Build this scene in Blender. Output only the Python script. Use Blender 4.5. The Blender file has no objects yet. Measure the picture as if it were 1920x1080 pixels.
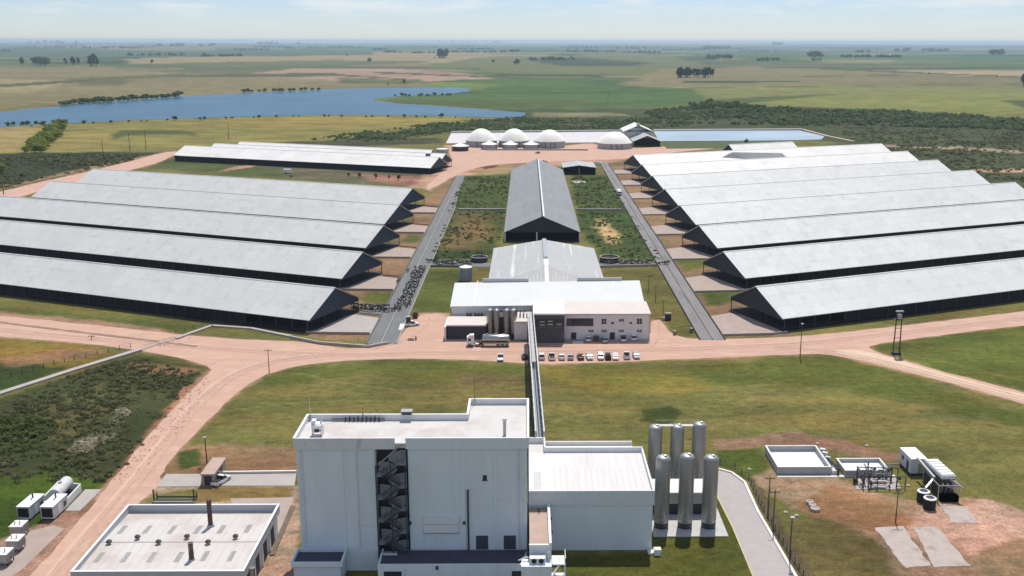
import bpy, bmesh, math, random
import numpy as np
from mathutils import Vector, Matrix
R = math.radians
C = bpy.context.scene.collection
sc = bpy.context.scene

# ------------------------------------------------------------------ camera
CAM_H, FPX, CX, CY = 90.0, 1900.0, 1010.0, 540.0
FWD = Vector((0.01140854, 0.9715144, -0.23670577)).normalized()
RGT = Vector((0.99993468, -0.01124911, 0.00202412)); RGT = (RGT - FWD*RGT.dot(FWD)).normalized()
DWN = FWD.cross(RGT).normalized()
cd = bpy.data.cameras.new('camera'); cam = bpy.data.objects.new('camera', cd); C.objects.link(cam)
cd.sensor_width = 36; cd.lens = FPX/1920*36; cd.shift_x = -(CX-960)/1920
cd.clip_start = 1; cd.clip_end = 80000
cam.matrix_world = Matrix(((RGT.x, -DWN.x, -FWD.x, 0), (RGT.y, -DWN.y, -FWD.y, 0), (RGT.z, -DWN.z, -FWD.z, CAM_H), (0, 0, 0, 1)))
sc.camera = cam
def at(u, v, h=0.0):
    "survey point: photo pixel -> world x, y on the level h"
    D = FWD*FPX + RGT*(u-CX) + DWN*(v-CY)
    t = (h-CAM_H)/D.z
    return (D.x*t, D.y*t)

# ------------------------------------------------------------------ light
SUN_EL, SUN_AZ = R(63), R(12)
w = bpy.data.worlds.new('World'); sc.world = w; w.use_nodes = True
nt = w.node_tree; nt.nodes.clear()
out = nt.nodes.new('ShaderNodeOutputWorld'); bg = nt.nodes.new('ShaderNodeBackground')
sky = nt.nodes.new('ShaderNodeTexSky'); sky.sky_type = 'NISHITA'; sky.sun_disc = False
sky.sun_elevation = SUN_EL; sky.sun_rotation = SUN_AZ; sky.altitude = 100; sky.air_density = 1.0; sky.dust_density = 0.0; sky.ozone_density = 2.5
tc = nt.nodes.new('ShaderNodeTexCoord'); mp = nt.nodes.new('ShaderNodeMapping'); mp.inputs['Scale'].default_value = (7, 7, 46)
nz = nt.nodes.new('ShaderNodeTexNoise'); nz.inputs['Scale'].default_value = 1.7; nz.inputs['Detail'].default_value = 7; nz.inputs['Roughness'].default_value = 0.6
cr = nt.nodes.new('ShaderNodeValToRGB'); cr.color_ramp.elements[0].position = 0.47; cr.color_ramp.elements[1].position = 0.66
sep = nt.nodes.new('ShaderNodeSeparateXYZ')
up = nt.nodes.new('ShaderNodeMapRange'); up.inputs[1].default_value = 0.008; up.inputs[2].default_value = 0.04
mu = nt.nodes.new('ShaderNodeMath'); mu.operation = 'MULTIPLY'
mu2 = nt.nodes.new('ShaderNodeMath'); mu2.operation = 'MULTIPLY'; mu2.inputs[1].default_value = 0.85
mx = nt.nodes.new('ShaderNodeMix'); mx.data_type = 'RGBA'; mx.inputs[7].default_value = (9.5, 9.8, 10.0, 1)
L = nt.links.new
L(tc.outputs['Generated'], mp.inputs['Vector']); L(mp.outputs[0], nz.inputs['Vector']); L(nz.outputs['Fac'], cr.inputs[0])
L(tc.outputs['Generated'], sep.inputs[0]); L(sep.outputs['Z'], up.inputs[0])
L(cr.outputs[0], mu.inputs[0]); L(up.outputs[0], mu.inputs[1]); L(mu.outputs[0], mu2.inputs[0]); L(mu2.outputs[0], mx.inputs[0])
tn_ = nt.nodes.new('ShaderNodeVectorMath'); tn_.operation = 'MULTIPLY'; tn_.inputs[1].default_value = (0.86, 0.97, 1.30)
fill_veil = nt.nodes.new('ShaderNodeMapRange'); fill_veil.inputs[1].default_value = .06; fill_veil.inputs[2].default_value = .35; fill_veil.inputs[3].default_value = 0; fill_veil.inputs[4].default_value = .16
vx = nt.nodes.new('ShaderNodeMix'); vx.data_type = 'RGBA'; vx.inputs[7].default_value = (9.0, 9.6, 10.4, 1)   # unseen overhead cloud brightness, added to lift the fill light
L(sky.outputs[0], tn_.inputs[0]); L(sep.outputs['Z'], fill_veil.inputs[0]); L(fill_veil.outputs[0], vx.inputs[0]); L(tn_.outputs[0], vx.inputs[6]); L(vx.outputs[2], mx.inputs[6]); L(mx.outputs[2], bg.inputs['Color']); bg.inputs['Strength'].default_value = 0.092
L(bg.outputs[0], out.inputs['Surface'])
sd = bpy.data.lights.new('sun', 'SUN'); sd.energy = 4.7; sd.angle = R(0.53); sd.color = (1.0, 0.95, 0.88)
so = bpy.data.objects.new('sun', sd); C.objects.link(so)
SV = Vector((math.cos(SUN_EL)*math.sin(SUN_AZ), math.cos(SUN_EL)*math.cos(SUN_AZ), math.sin(SUN_EL)))
so.rotation_euler = SV.to_track_quat('Z', 'Y').to_euler(); so.location = SV*400
sc.view_settings.view_transform = 'Standard'; sc.view_settings.look = 'None'
sc.view_settings.exposure = -0.04; sc.view_settings.gamma = 1.0
sc.render.engine = 'CYCLES'
sc.cycles.max_bounces = 6; sc.cycles.diffuse_bounces = 3; sc.cycles.glossy_bounces = 3; sc.cycles.volume_bounces = 0
sc.cycles.transparent_max_bounces = 8; sc.cycles.use_denoising = True

# ------------------------------------------------------------------ materials
def lin(r, g, b, k=1/255):
    f = lambda c: c/12.92 if c <= 0.04045 else ((c+0.055)/1.055)**2.4
    return (f(r*k), f(g*k), f(b*k))
MATS = {}
def mat(name, col, rough=0.7, metal=0.0, var=0.12, scale=0.6, bump=0.0, stretch=(1, 1, 1), streak=None, spec=0.3, coord='Position', detail=5):
    "procedural surface: base colour broken by fractal noise (wear, dust), optional stains and bump"
    if name in MATS: return MATS[name]
    m = bpy.data.materials.new(name); m.use_nodes = True; n = m.node_tree; b = n.nodes['Principled BSDF']
    b.inputs['Roughness'].default_value = rough; b.inputs['Metallic'].default_value = metal
    b.inputs['Specular IOR Level'].default_value = spec
    if coord == 'Position':
        g = n.nodes.new('ShaderNodeNewGeometry'); src = g.outputs['Position']
    else:
        g = n.nodes.new('ShaderNodeTexCoord'); src = g.outputs['Object']
    mpn = n.nodes.new('ShaderNodeMapping'); mpn.inputs['Scale'].default_value = stretch
    tx = n.nodes.new('ShaderNodeTexNoise'); tx.inputs['Scale'].default_value = scale; tx.inputs['Detail'].default_value = detail; tx.inputs['Roughness'].default_value = 0.62
    mr = n.nodes.new('ShaderNodeMapRange'); mr.inputs[1].default_value = 0.28; mr.inputs[2].default_value = 0.72
    mr.inputs[3].default_value = 1-var; mr.inputs[4].default_value = 1+var*0.7
    vm = n.nodes.new('ShaderNodeVectorMath'); vm.operation = 'SCALE'; vm.inputs[0].default_value = col
    l = n.links.new
    l(src, mpn.inputs[0]); l(mpn.outputs[0], tx.inputs['Vector']); l(tx.outputs['Fac'], mr.inputs[0]); l(mr.outputs[0], vm.inputs['Scale'])
    last = vm.outputs[0]
    if streak:
        col2, sscale, sstretch, lo, hi = streak
        mp2 = n.nodes.new('ShaderNodeMapping'); mp2.inputs['Scale'].default_value = sstretch
        t2 = n.nodes.new('ShaderNodeTexNoise'); t2.inputs['Scale'].default_value = sscale; t2.inputs['Detail'].default_value = 6; t2.inputs['Roughness'].default_value = 0.6
        m2 = n.nodes.new('ShaderNodeMapRange'); m2.inputs[1].default_value = lo; m2.inputs[2].default_value = hi
        mm = n.nodes.new('ShaderNodeMix'); mm.data_type = 'RGBA'; mm.inputs[7].default_value = (*col2, 1)
        l(src, mp2.inputs[0]); l(mp2.outputs[0], t2.inputs['Vector']); l(t2.outputs['Fac'], m2.inputs[0]); l(m2.outputs[0], mm.inputs[0]); l(last, mm.inputs[6])
        last = mm.outputs[2]
    l(last, b.inputs['Base Color'])
    if bump:
        bp = n.nodes.new('ShaderNodeBump'); bp.inputs['Strength'].default_value = bump; bp.inputs['Distance'].default_value = 0.2
        t3 = n.nodes.new('ShaderNodeTexNoise'); t3.inputs['Scale'].default_value = scale*4; t3.inputs['Detail'].default_value = 4
        l(mpn.outputs[0], t3.inputs['Vector']); l(t3.outputs['Fac'], bp.inputs['Height']); l(bp.outputs[0], b.inputs['Normal'])
    MATS[name] = m; return m

DIRT = lin(196, 150, 130); DIRT_T = DIRT
roof_l = mat('roof_sheet_dimmed', (0.53, 0.53, 0.50), 0.55, var=0.05, scale=0.05, streak=((0.44, 0.44, 0.42), 0.5, (0.5, 0.06, 1), 0.52, 0.75))  # left roofs' weaker sun put into a darker sheet colour
roof_r = mat('roof_sheet_sunlit', (0.60, 0.605, 0.57), 0.55, var=0.05, scale=0.05, streak=((0.50, 0.50, 0.48), 0.5, (0.5, 0.06, 1), 0.52, 0.75))  # same sheet, right rows' stronger sun put into a lighter colour
roof_w = mat('roof_sheet_white', (0.72, 0.70, 0.65), 0.55, var=0.07, scale=0.07, streak=((0.60, 0.59, 0.55), 0.09, (1, 1, 1), 0.58, 0.72))
roof_d = mat('roof_sheet_dull', (0.245, 0.25, 0.235), 0.5, var=0.05, scale=0.06, streak=((0.185, 0.19, 0.18), 0.35, (1, 0.1, 1), 0.5, 0.75))
roof_p = mat('roof_sheet_zinc', (0.39, 0.39, 0.37), 0.62, 0.0, var=0.06, scale=0.1, streak=((0.60, 0.60, 0.59), 0.5, (1, 0.03, 1), 0.56, 0.7))
roof_b = mat('roof_membrane', (0.56, 0.54, 0.505), 0.6, var=0.07, scale=0.12, streak=((0.47, 0.42, 0.385), 0.13, (1, 1, 1), 0.48, 0.66))
roof_pk = mat('roof_dusty', (0.60, 0.53, 0.48), 0.7, var=0.08, scale=0.2)
roof_tan = mat('roof_tan', (0.42, 0.31, 0.25), 0.8, var=0.12, scale=0.5)
white = mat('white_paint', (0.74, 0.74, 0.72), 0.5, var=0.06, scale=0.5)
def seams(m, step, depth):
    "lapped sheets: faint joints across the run and two laps down each slope (object space)"
    n = m.node_tree; b = n.nodes['Principled BSDF']; src = b.inputs['Base Color'].links[0].from_socket
    t = n.nodes.new('ShaderNodeTexCoord'); sx = n.nodes.new('ShaderNodeSeparateXYZ'); n.links.new(t.outputs['Object'], sx.inputs[0]); acc = None
    for ax, st in (('X', step), ('Y', 5.2)):
        d = n.nodes.new('ShaderNodeMath'); d.operation = 'DIVIDE'; d.inputs[1].default_value = st; n.links.new(sx.outputs[ax], d.inputs[0])
        f = n.nodes.new('ShaderNodeMath'); f.operation = 'FRACT'; n.links.new(d.outputs[0], f.inputs[0])
        c = n.nodes.new('ShaderNodeMath'); c.operation = 'LESS_THAN'; c.inputs[1].default_value = .26/st; n.links.new(f.outputs[0], c.inputs[0])
        fl = n.nodes.new('ShaderNodeMath'); fl.operation = 'FLOOR'; n.links.new(d.outputs[0], fl.inputs[0])
        if acc is None: acc = c.outputs[0]; cell = fl.outputs[0]
        else:
            mxx = n.nodes.new('ShaderNodeMath'); mxx.operation = 'MAXIMUM'; n.links.new(acc, mxx.inputs[0]); n.links.new(c.outputs[0], mxx.inputs[1]); acc = mxx.outputs[0]
            cb = n.nodes.new('ShaderNodeCombineXYZ'); n.links.new(cell, cb.inputs[0]); n.links.new(fl.outputs[0], cb.inputs[1]); oi_ = n.nodes.new('ShaderNodeObjectInfo'); n.links.new(oi_.outputs['Random'], cb.inputs[2])
            wn = n.nodes.new('ShaderNodeTexWhiteNoise'); n.links.new(cb.outputs[0], wn.inputs['Vector'])
    r = n.nodes.new('ShaderNodeMapRange'); r.inputs[3].default_value = 1; r.inputs[4].default_value = 1-depth; n.links.new(acc, r.inputs[0])
    r2 = n.nodes.new('ShaderNodeMapRange'); r2.inputs[3].default_value = .965; r2.inputs[4].default_value = 1.03; n.links.new(wn.outputs['Value'], r2.inputs[0])
    mm = n.nodes.new('ShaderNodeMath'); mm.operation = 'MULTIPLY'; n.links.new(r.outputs[0], mm.inputs[0]); n.links.new(r2.outputs[0], mm.inputs[1])
    v = n.nodes.new('ShaderNodeVectorMath'); v.operation = 'SCALE'; n.links.new(src, v.inputs[0]); n.links.new(mm.outputs[0], v.inputs['Scale']); n.links.new(v.outputs[0], b.inputs['Base Color'])
for m_ in (roof_l, roof_r, roof_w): seams(m_, 6.0, .10)
seams(roof_d, 8.0, .12)
wall_w = mat('wall_panel', (0.68, 0.735, 0.75), 0.55, var=0.06, scale=0.35, stretch=(1, 1, 0.25), streak=((0.62, 0.65, 0.64), 0.9, (1, 1, 0.06), 0.55, 0.8))
wall_f = mat('wall_fascia', (0.66, 0.67, 0.66), 0.55, var=0.08, scale=0.5, streak=((0.22, 0.22, 0.21), 0.4, (1, 1, 0.3), 0.56, 0.72))
wall_k = mat('wall_render', (0.74, 0.70, 0.66), 0.75, var=0.07, scale=0.5)
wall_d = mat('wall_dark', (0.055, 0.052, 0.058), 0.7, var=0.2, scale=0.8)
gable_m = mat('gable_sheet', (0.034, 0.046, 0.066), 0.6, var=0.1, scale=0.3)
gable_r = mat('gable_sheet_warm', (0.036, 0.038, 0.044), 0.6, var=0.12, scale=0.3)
shade_m = mat('painted_shade', (0.012, 0.012, 0.013), 0.8, var=.3, scale=.6)  # near black, painted shade for the open barn sides
floor_m = mat('barn_floor', (0.03, 0.03, 0.03), 0.9, var=0.3, scale=0.4)
steel = mat('galvanised_steel', (0.42, 0.43, 0.43), 0.4, 0.6, var=0.1, scale=1.5)
steel_d = mat('dark_steel', (0.055, 0.06, 0.065), 0.5, 0.3, var=0.2, scale=1.5)
inox = mat('stainless_steel', (0.36, 0.355, 0.335), 0.46, 0.62, var=0.05, scale=0.8, stretch=(1, 1, 0.2))
inox_r = mat('rolled_steel', (0.36, 0.36, 0.34), 0.34, 0.85, var=0.08, scale=1.1, stretch=(1, 1, 0.2))
conc = mat('concrete', (0.38, 0.345, 0.31), 0.85, var=0.10, scale=0.35, bump=0.1, streak=((0.38, 0.33, 0.29), 0.13, (1, 1, 1), 0.55, 0.75))
conc_w = mat('concrete_white', (0.66, 0.64, 0.60), 0.8, var=0.08, scale=0.4)
conc_d = mat('concrete_dung', (0.15, 0.155, 0.15), 0.8, var=0.18, scale=0.35, stretch=(1, 0.2, 1), streak=((0.16, 0.16, 0.15), 0.5, (1, 0.1, 1), 0.55, 0.75))
conc_g = mat('concrete_worn', (0.20, 0.19, 0.18), 0.8, var=0.22, scale=0.35, stretch=(1, 0.15, 1), streak=((0.10, 0.10, 0.095), 0.45, (1, 0.06, 1), 0.58, 0.72))
pad_m = mat('pad_concrete', (0.36, 0.285, 0.24), 0.85, var=0.12, scale=0.3, streak=((0.33, 0.26, 0.22), 0.22, (1, 1, 1), 0.55, 0.75))
drive_m = mat('drive_concrete', (0.37, 0.34, 0.32), 0.8, var=0.08, scale=0.5, streak=((0.40, 0.36, 0.33), 0.2, (1, 1, 1), 0.55, 0.75))
dirt_m = mat('dirt', (0.485, 0.302, 0.225), 0.95, var=0.10, scale=0.12, bump=0.1, streak=((0.53, 0.38, 0.28), 0.35, (0.3, 1, 1), 0.50, 0.75))
dirt_t = mat('dirt_tan', (0.58, 0.44, 0.31), 0.95, var=0.10, scale=0.12, streak=((0.50, 0.36, 0.26), 0.3, (1, 1, 1), 0.55, 0.75))
black_m = mat('black_rubber', (0.02, 0.02, 0.022), 0.6, var=0.2, scale=2)
glass_m = mat('window_glass', (0.03, 0.035, 0.045), 0.12, var=0.2, scale=0.8, spec=0.6)
rust = mat('rusty_steel', (0.10, 0.055, 0.045), 0.7, var=0.3, scale=1.5, streak=((0.35, 0.25, 0.2), 1.2, (1, 1, 0.3), 0.55, 0.7))
wood = mat('pole_wood', (0.10, 0.085, 0.07), 0.85, var=0.25, scale=2)
dome_m = mat('dome_membrane', (0.90, 0.87, 0.76), 0.5, var=0.04, scale=0.2)
tankwall = mat('tank_wall', (0.36, 0.37, 0.36), 0.5, 0.2, var=0.12, scale=0.3, stretch=(1, 1, 0.2))
sheet_m = mat('lagoon_cover', (0.55, 0.52, 0.50), 0.6, var=0.08, scale=0.08)
line_y = mat('yellow_line', (0.50, 0.43, 0.22), 0.7, var=0.15, scale=1)
dull_blue = mat('door_blue_roof_shade', (0.06, 0.065, 0.085), 0.8, var=0.15, scale=0.5)  # dark door paint; on the low roofs it carries the tower's shade
stone = mat('rubble_stone', (0.40, 0.25, 0.19), 0.9, var=0.3, scale=0.8)
bark = mat('bark', (0.09, 0.07, 0.055), 0.9, var=0.3, scale=3)
def leafmat(name, col, col2):
    "foliage: leaves reflect and let part of the light through"
    if name in MATS: return MATS[name]
    m = mat(name, col, 0.7, var=0.35, scale=0.25, streak=(col2, 0.35, (1, 1, 1), 0.42, 0.66), spec=0.1)
    n = m.node_tree; b = n.nodes['Principled BSDF']; tl = n.nodes.new('ShaderNodeBsdfTranslucent'); mxs = n.nodes.new('ShaderNodeMixShader'); mxs.inputs[0].default_value = 0.5
    src = b.inputs['Base Color'].links[0].from_socket; n.links.new(src, tl.inputs['Color'])
    ou = n.nodes['Material Output']; n.links.new(b.outputs[0], mxs.inputs[1]); n.links.new(tl.outputs[0], mxs.inputs[2]); n.links.new(mxs.outputs[0], ou.inputs['Surface'])
    return m
leaf_d = leafmat('leaf_dark', (0.040, 0.060, 0.030), (0.065, 0.085, 0.038))
leaf_g = leafmat('leaf_green', (0.22, 0.28, 0.045), (0.32, 0.35, 0.08))
leaf_s = leafmat('leaf_scrub', (0.125, 0.14, 0.06), (0.20, 0.195, 0.095))
leaf_w = leafmat('leaf_wetland', (0.10, 0.15, 0.055), (0.17, 0.20, 0.08))
reed_m = leafmat('reed', (0.52, 0.47, 0.34), (0.32, 0.29, 0.18))

# ------------------------------------------------------------------ mesh helpers
class MB:
    def __init__(s): s.v = []; s.f = []
    def add(s, vs, fs):
        o = len(s.v); s.v += [tuple(q) for q in vs]; s.f += [tuple(i+o for i in f) for f in fs]; return s
    def box(s, x0, x1, y0, y1, z0, z1):
        return s.add([(x0, y0, z0), (x1, y0, z0), (x1, y1, z0), (x0, y1, z0), (x0, y0, z1), (x1, y0, z1), (x1, y1, z1), (x0, y1, z1)],
                     [(3, 2, 1, 0), (4, 5, 6, 7), (0, 1, 5, 4), (1, 2, 6, 5), (2, 3, 7, 6), (3, 0, 4, 7)])
    def prism(s, poly, z0, z1):
        a = sum(poly[i][0]*poly[(i+1) % len(poly)][1]-poly[(i+1) % len(poly)][0]*poly[i][1] for i in range(len(poly)))
        if a < 0: poly = poly[::-1]
        n = len(poly)
        return s.add([(x, y, z0) for x, y in poly]+[(x, y, z1) for x, y in poly],
                     [tuple(range(n-1, -1, -1)), tuple(range(n, 2*n))]+[(i, (i+1) % n, n+(i+1) % n, n+i) for i in range(n)])
    def flat(s, poly, z):
        a = sum(poly[i][0]*poly[(i+1) % len(poly)][1]-poly[(i+1) % len(poly)][0]*poly[i][1] for i in range(len(poly)))
        if a < 0: poly = poly[::-1]
        return s.add([(x, y, z) for x, y in poly], [tuple(range(len(poly)))])
    def lathe(s, prof, cx=0, cy=0, n=20, cap=True):
        "profile of (radius, z) from the bottom up, turned round the vertical"
        vs = []; fs = []
        for r, z in prof:
            for k in range(n): vs.append((cx+r*math.cos(2*math.pi*k/n), cy+r*math.sin(2*math.pi*k/n), z))
        for j in range(len(prof)-1):
            for k in range(n):
                a = j*n+k; b = j*n+(k+1) % n; fs.append((a, b, b+n, a+n))
        if cap: fs.append(tuple(range(n-1, -1, -1))); fs.append(tuple(range((len(prof)-1)*n, len(prof)*n)))
        return s.add(vs, fs)
    def tube(s, p0, p1, r, r1=None, n=6, cap=True):
        p0 = Vector(p0); p1 = Vector(p1); d = (p1-p0).normalized(); r1 = r if r1 is None else r1
        a = d.orthogonal().normalized(); b = d.cross(a); vs = []
        for p, q in ((p0, r), (p1, r1)):
            for k in range(n):
                t = 2*math.pi*k/n; vs.append(p+a*q*math.cos(t)+b*q*math.sin(t))
        fs = [(k, (k+1) % n, n+(k+1) % n, n+k) for k in range(n)]
        if cap: fs += [tuple(range(n-1, -1, -1)), tuple(range(n, 2*n))]
        return s.add(vs, fs)
    def path(s, pts, r, n=6):
        for a, b in zip(pts[:-1], pts[1:]): s.tube(a, b, r, n=n)
        return s
    def beam(s, p0, p1, wd, ht):
        p0 = Vector(p0); p1 = Vector(p1); d = (p1-p0).normalized()
        a = d.cross(Vector((0, 0, 1)))
        a = a.normalized() if a.length > 1e-4 else Vector((1, 0, 0)); b = a.cross(d).normalized(); vs = []
        for p in (p0, p1):
            for sa, sb in ((-1, -1), (1, -1), (1, 1), (-1, 1)): vs.append(p+a*sa*wd/2+b*sb*ht/2)
        return s.add(vs, [(3, 2, 1, 0), (4, 5, 6, 7), (0, 1, 5, 4), (1, 2, 6, 5), (2, 3, 7, 6), (3, 0, 4, 7)])
def origin(p):
    v = Vector((0, 0, 0))
    while p: v += p.location; p = p.parent
    return v
def obj(name, mb, m, parent=None, smooth=False, **kw):
    o0 = origin(parent)
    me = bpy.data.meshes.new(name)
    me.from_pydata([(v[0]-o0.x, v[1]-o0.y, v[2]-o0.z) for v in mb.v], [], mb.f); me.update()
    if smooth:
        for p in me.polygons: p.use_smooth = True
        try: me.set_sharp_from_angle(angle=R(40))
        except Exception: pass
    me.materials.append(m)
    o = bpy.data.objects.new(name, me); C.objects.link(o)
    if parent: o.parent = parent
    for k, v in kw.items(): o[k] = v
    return o
def thing(name, label, cat, x=0, y=0, z=0, group=None):
    o = bpy.data.objects.new(name, None); C.objects.link(o); o.location = (x, y, z); o.empty_display_size = 0.5
    o['label'] = label; o['category'] = cat
    if group: o['group'] = group
    return o
def dup(root, x, y, z=0, rz=0, label=None, group=None, scale=None, mats=None):
    c = root.copy(); C.objects.link(c); c.location = (x, y, z); c.rotation_euler = (0, 0, rz)
    if label: c['label'] = label
    if group: c['group'] = group
    if scale: c.scale = scale
    def kids(src, dst):
        for ch in src.children:
            k = ch.copy(); C.objects.link(k); k.parent = dst
            if mats and k.name.split('.')[0] in mats:
                k.material_slots[0].link = 'OBJECT'; k.material_slots[0].material = mats[k.name.split('.')[0]]
            kids(ch, k)
    kids(root, c)
    return c
rng = random.Random(7)
def struct(name, mb, m, **kw): return obj(name, mb, m, kind='structure', **kw)
def chaikin(p, n=2, closed=True):
    for _ in range(n):
        q = []
        m_ = len(p)
        for i in range(m_ if closed else m_-1):
            a = p[i]; b = p[(i+1) % m_]
            q += [(a[0]*.75+b[0]*.25, a[1]*.75+b[1]*.25), (a[0]*.25+b[0]*.75, a[1]*.25+b[1]*.75)]
        if not closed: q = [p[0]]+q+[p[-1]]
        p = q
    return p
def rough_edge(p, step, amp, seed=1):
    r = random.Random(seed); q = []
    for i in range(len(p)):
        a = p[i]; b = p[(i+1) % len(p)]; d = math.hypot(b[0]-a[0], b[1]-a[1]); n = max(1, int(d/step))
        for k in range(n):
            t = k/n; q.append((a[0]+(b[0]-a[0])*t+r.uniform(-amp, amp), a[1]+(b[1]-a[1])*t+r.uniform(-amp, amp)))
    return q
def px(*pts, h=0.0): return [at(u, v, h) for u, v in pts]

# ------------------------------------------------------------------ ground: one sheet, soil and plant colour per point
def vnoise(x, y, s, seed=0):
    x = x/s; y = y/s; xi = np.floor(x).astype(np.int64); yi = np.floor(y).astype(np.int64); fx = x-xi; fy = y-yi
    fx = fx*fx*(3-2*fx); fy = fy*fy*(3-2*fy)
    def hsh(a, b):
        n = (a*374761393+b*668265263+seed*1274126177) & 0xffffffff
        n = ((n ^ (n >> 13))*1274126177) & 0xffffffff
        return ((n ^ (n >> 16)) & 0xffff)/65535.0
    return (hsh(xi, yi)*(1-fx)+hsh(xi+1, yi)*fx)*(1-fy)+(hsh(xi, yi+1)*(1-fx)+hsh(xi+1, yi+1)*fx)*fy
def fbm(x, y, s, seed=0): return vnoise(x, y, s, seed)*.55+vnoise(x, y, s*.45, seed+5)*.3+vnoise(x, y, s*.2, seed+9)*.15-.5
def gz(x, y):
    "gently rolling plain: flat round the farm, low swells far out"
    x = np.asarray(x, float); y = np.asarray(y, float); d = np.hypot(x, y)
    k = np.clip((d-2600)/4000, 0, 1)
    far = np.clip((d-6000)/9000, 0, 1)
    return k*(fbm(x, y, 1500, 3)*24)+far*(fbm(x, y, 5200, 8)*70+2)
ys = [-400., -100., 0., 40., 70.]
v = 1180.0
while v > 84:
    ys.append(at(960, v)[1]); v -= 2.0
yy = ys[-1]
while yy < 42000: yy *= 1.03; ys.append(yy)
ys = np.array(ys); NX = 720
ts = np.linspace(-1, 1, NX)
GX = np.zeros((len(ys), NX)); GY = np.repeat(ys[:, None], NX, 1)
for i, y in enumerate(ys): GX[i] = ts*max(240, abs(y)*0.86)
GX = GX.ravel(); GY = GY.ravel()
COL = np.zeros((GX.size, 3)); COL[:] = (0.122, 0.116, 0.042)
def paint(poly, rgb, soft, warp=0.0, wscale=10.0, k=1.0, seed=0, world=False):
    P_ = np.array(poly if world else [at(a, b) for a, b in poly]); m_ = soft+warp
    sel = np.where((GX > P_[:, 0].min()-m_) & (GX < P_[:, 0].max()+m_) & (GY > P_[:, 1].min()-m_) & (GY < P_[:, 1].max()+m_))[0]
    if not len(sel): return
    x = GX[sel]; y = GY[sel]; d = np.full(len(sel), 1e9); ins = np.zeros(len(sel), bool)
    for i in range(len(P_)):
        x1, y1 = P_[i]; x2, y2 = P_[(i+1) % len(P_)]; dx = x2-x1; dy = y2-y1; q = dx*dx+dy*dy+1e-12
        t = np.clip(((x-x1)*dx+(y-y1)*dy)/q, 0, 1)
        d = np.minimum(d, np.hypot(x-x1-t*dx, y-y1-t*dy))
        c = ((y1 > y) != (y2 > y)); xs = x1+(y-y1)*dx/(dy if abs(dy) > 1e-9 else 1e-9); ins ^= c & (x < xs)
    s = np.where(ins, d, -d)
    if warp: s = s+fbm(x, y, wscale, seed)*2*warp
    a = np.clip((s+soft)/(2*soft), 0, 1); a = (a*a*(3-2*a)*k)[:, None]
    COL[sel] = COL[sel]*(1-a)+np.array(rgb)*a
def A(r, g, b): return tuple(c*0.60 for c in lin(r, g, b))
GRASS, OLIVE, TAN, PINKF, DKG, GRN = A(96, 108, 58), A(128, 126, 78), A(158, 148, 108), A(176, 152, 130), A(66, 82, 50), A(84, 112, 58)
# far country: a patchwork of paddocks
COL[GY > 1500] = A(112, 124, 84)
fr = random.Random(21)
for i in range(520):
    Yc = math.exp(fr.uniform(math.log(2100), math.log(26000))); Xc = fr.uniform(-.72, .72)*Yc
    wd = Yc*fr.uniform(.03, .16); dp = Yc*fr.uniform(.02, .11); sk = fr.uniform(-.5, .5)
    c = fr.choice([A(84, 112, 66), A(70, 100, 60), A(142, 138, 100), A(160, 144, 116), A(112, 124, 80), A(92, 114, 70), A(58, 80, 50), A(64, 92, 66), A(100, 122, 70)])
    paint([(Xc-wd, Yc-dp), (Xc+wd*.9, Yc-dp*.8), (Xc+wd+sk*dp, Yc+dp), (Xc-wd*.8+sk*dp, Yc+dp*.9)], c, Yc*.004, Yc*.006, Yc*.08, .85, i, True)
for i in range(150):
    Yc = math.exp(fr.uniform(math.log(2000), math.log(22000))); Xc = fr.uniform(-.7, .7)*Yc; ln_ = Yc*fr.uniform(.04, .2); sk = fr.uniform(-.35, .35)*ln_; th = Yc*fr.uniform(.0012, .006)
    paint([(Xc-ln_, Yc-sk-th), (Xc+ln_, Yc+sk-th), (Xc+ln_, Yc+sk+th), (Xc-ln_, Yc-sk+th)], fr.choice([A(62, 78, 56), A(84, 92, 66), A(58, 74, 58)]), Yc*.002, Yc*.001, Yc*.03, .9, 300+i, True)
for u0, u1, v_, tk in ((-200, 85, 81.5, 1.6), (103, 165, 83.5, 1.6), (180, 208, 82, 1.2), (280, 365, 87, 2.2), (468, 540, 85.5, 2.2), (640, 780, 81, 1.3), (1100, 1180, 84, 1.2), (1330, 1420, 92, 1.8), (1500, 1560, 85, 1.2), (1690, 1800, 93.5, 2.4), (1560, 1660, 82, 1.3)):
    paint([(u0, v_-tk*.5), (u1, v_-tk*.6), (u1+8, v_+tk*.5), (u0, v_+tk*.7)], A(58, 76, 58), 60, 60, 300, .95, 400)
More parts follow.
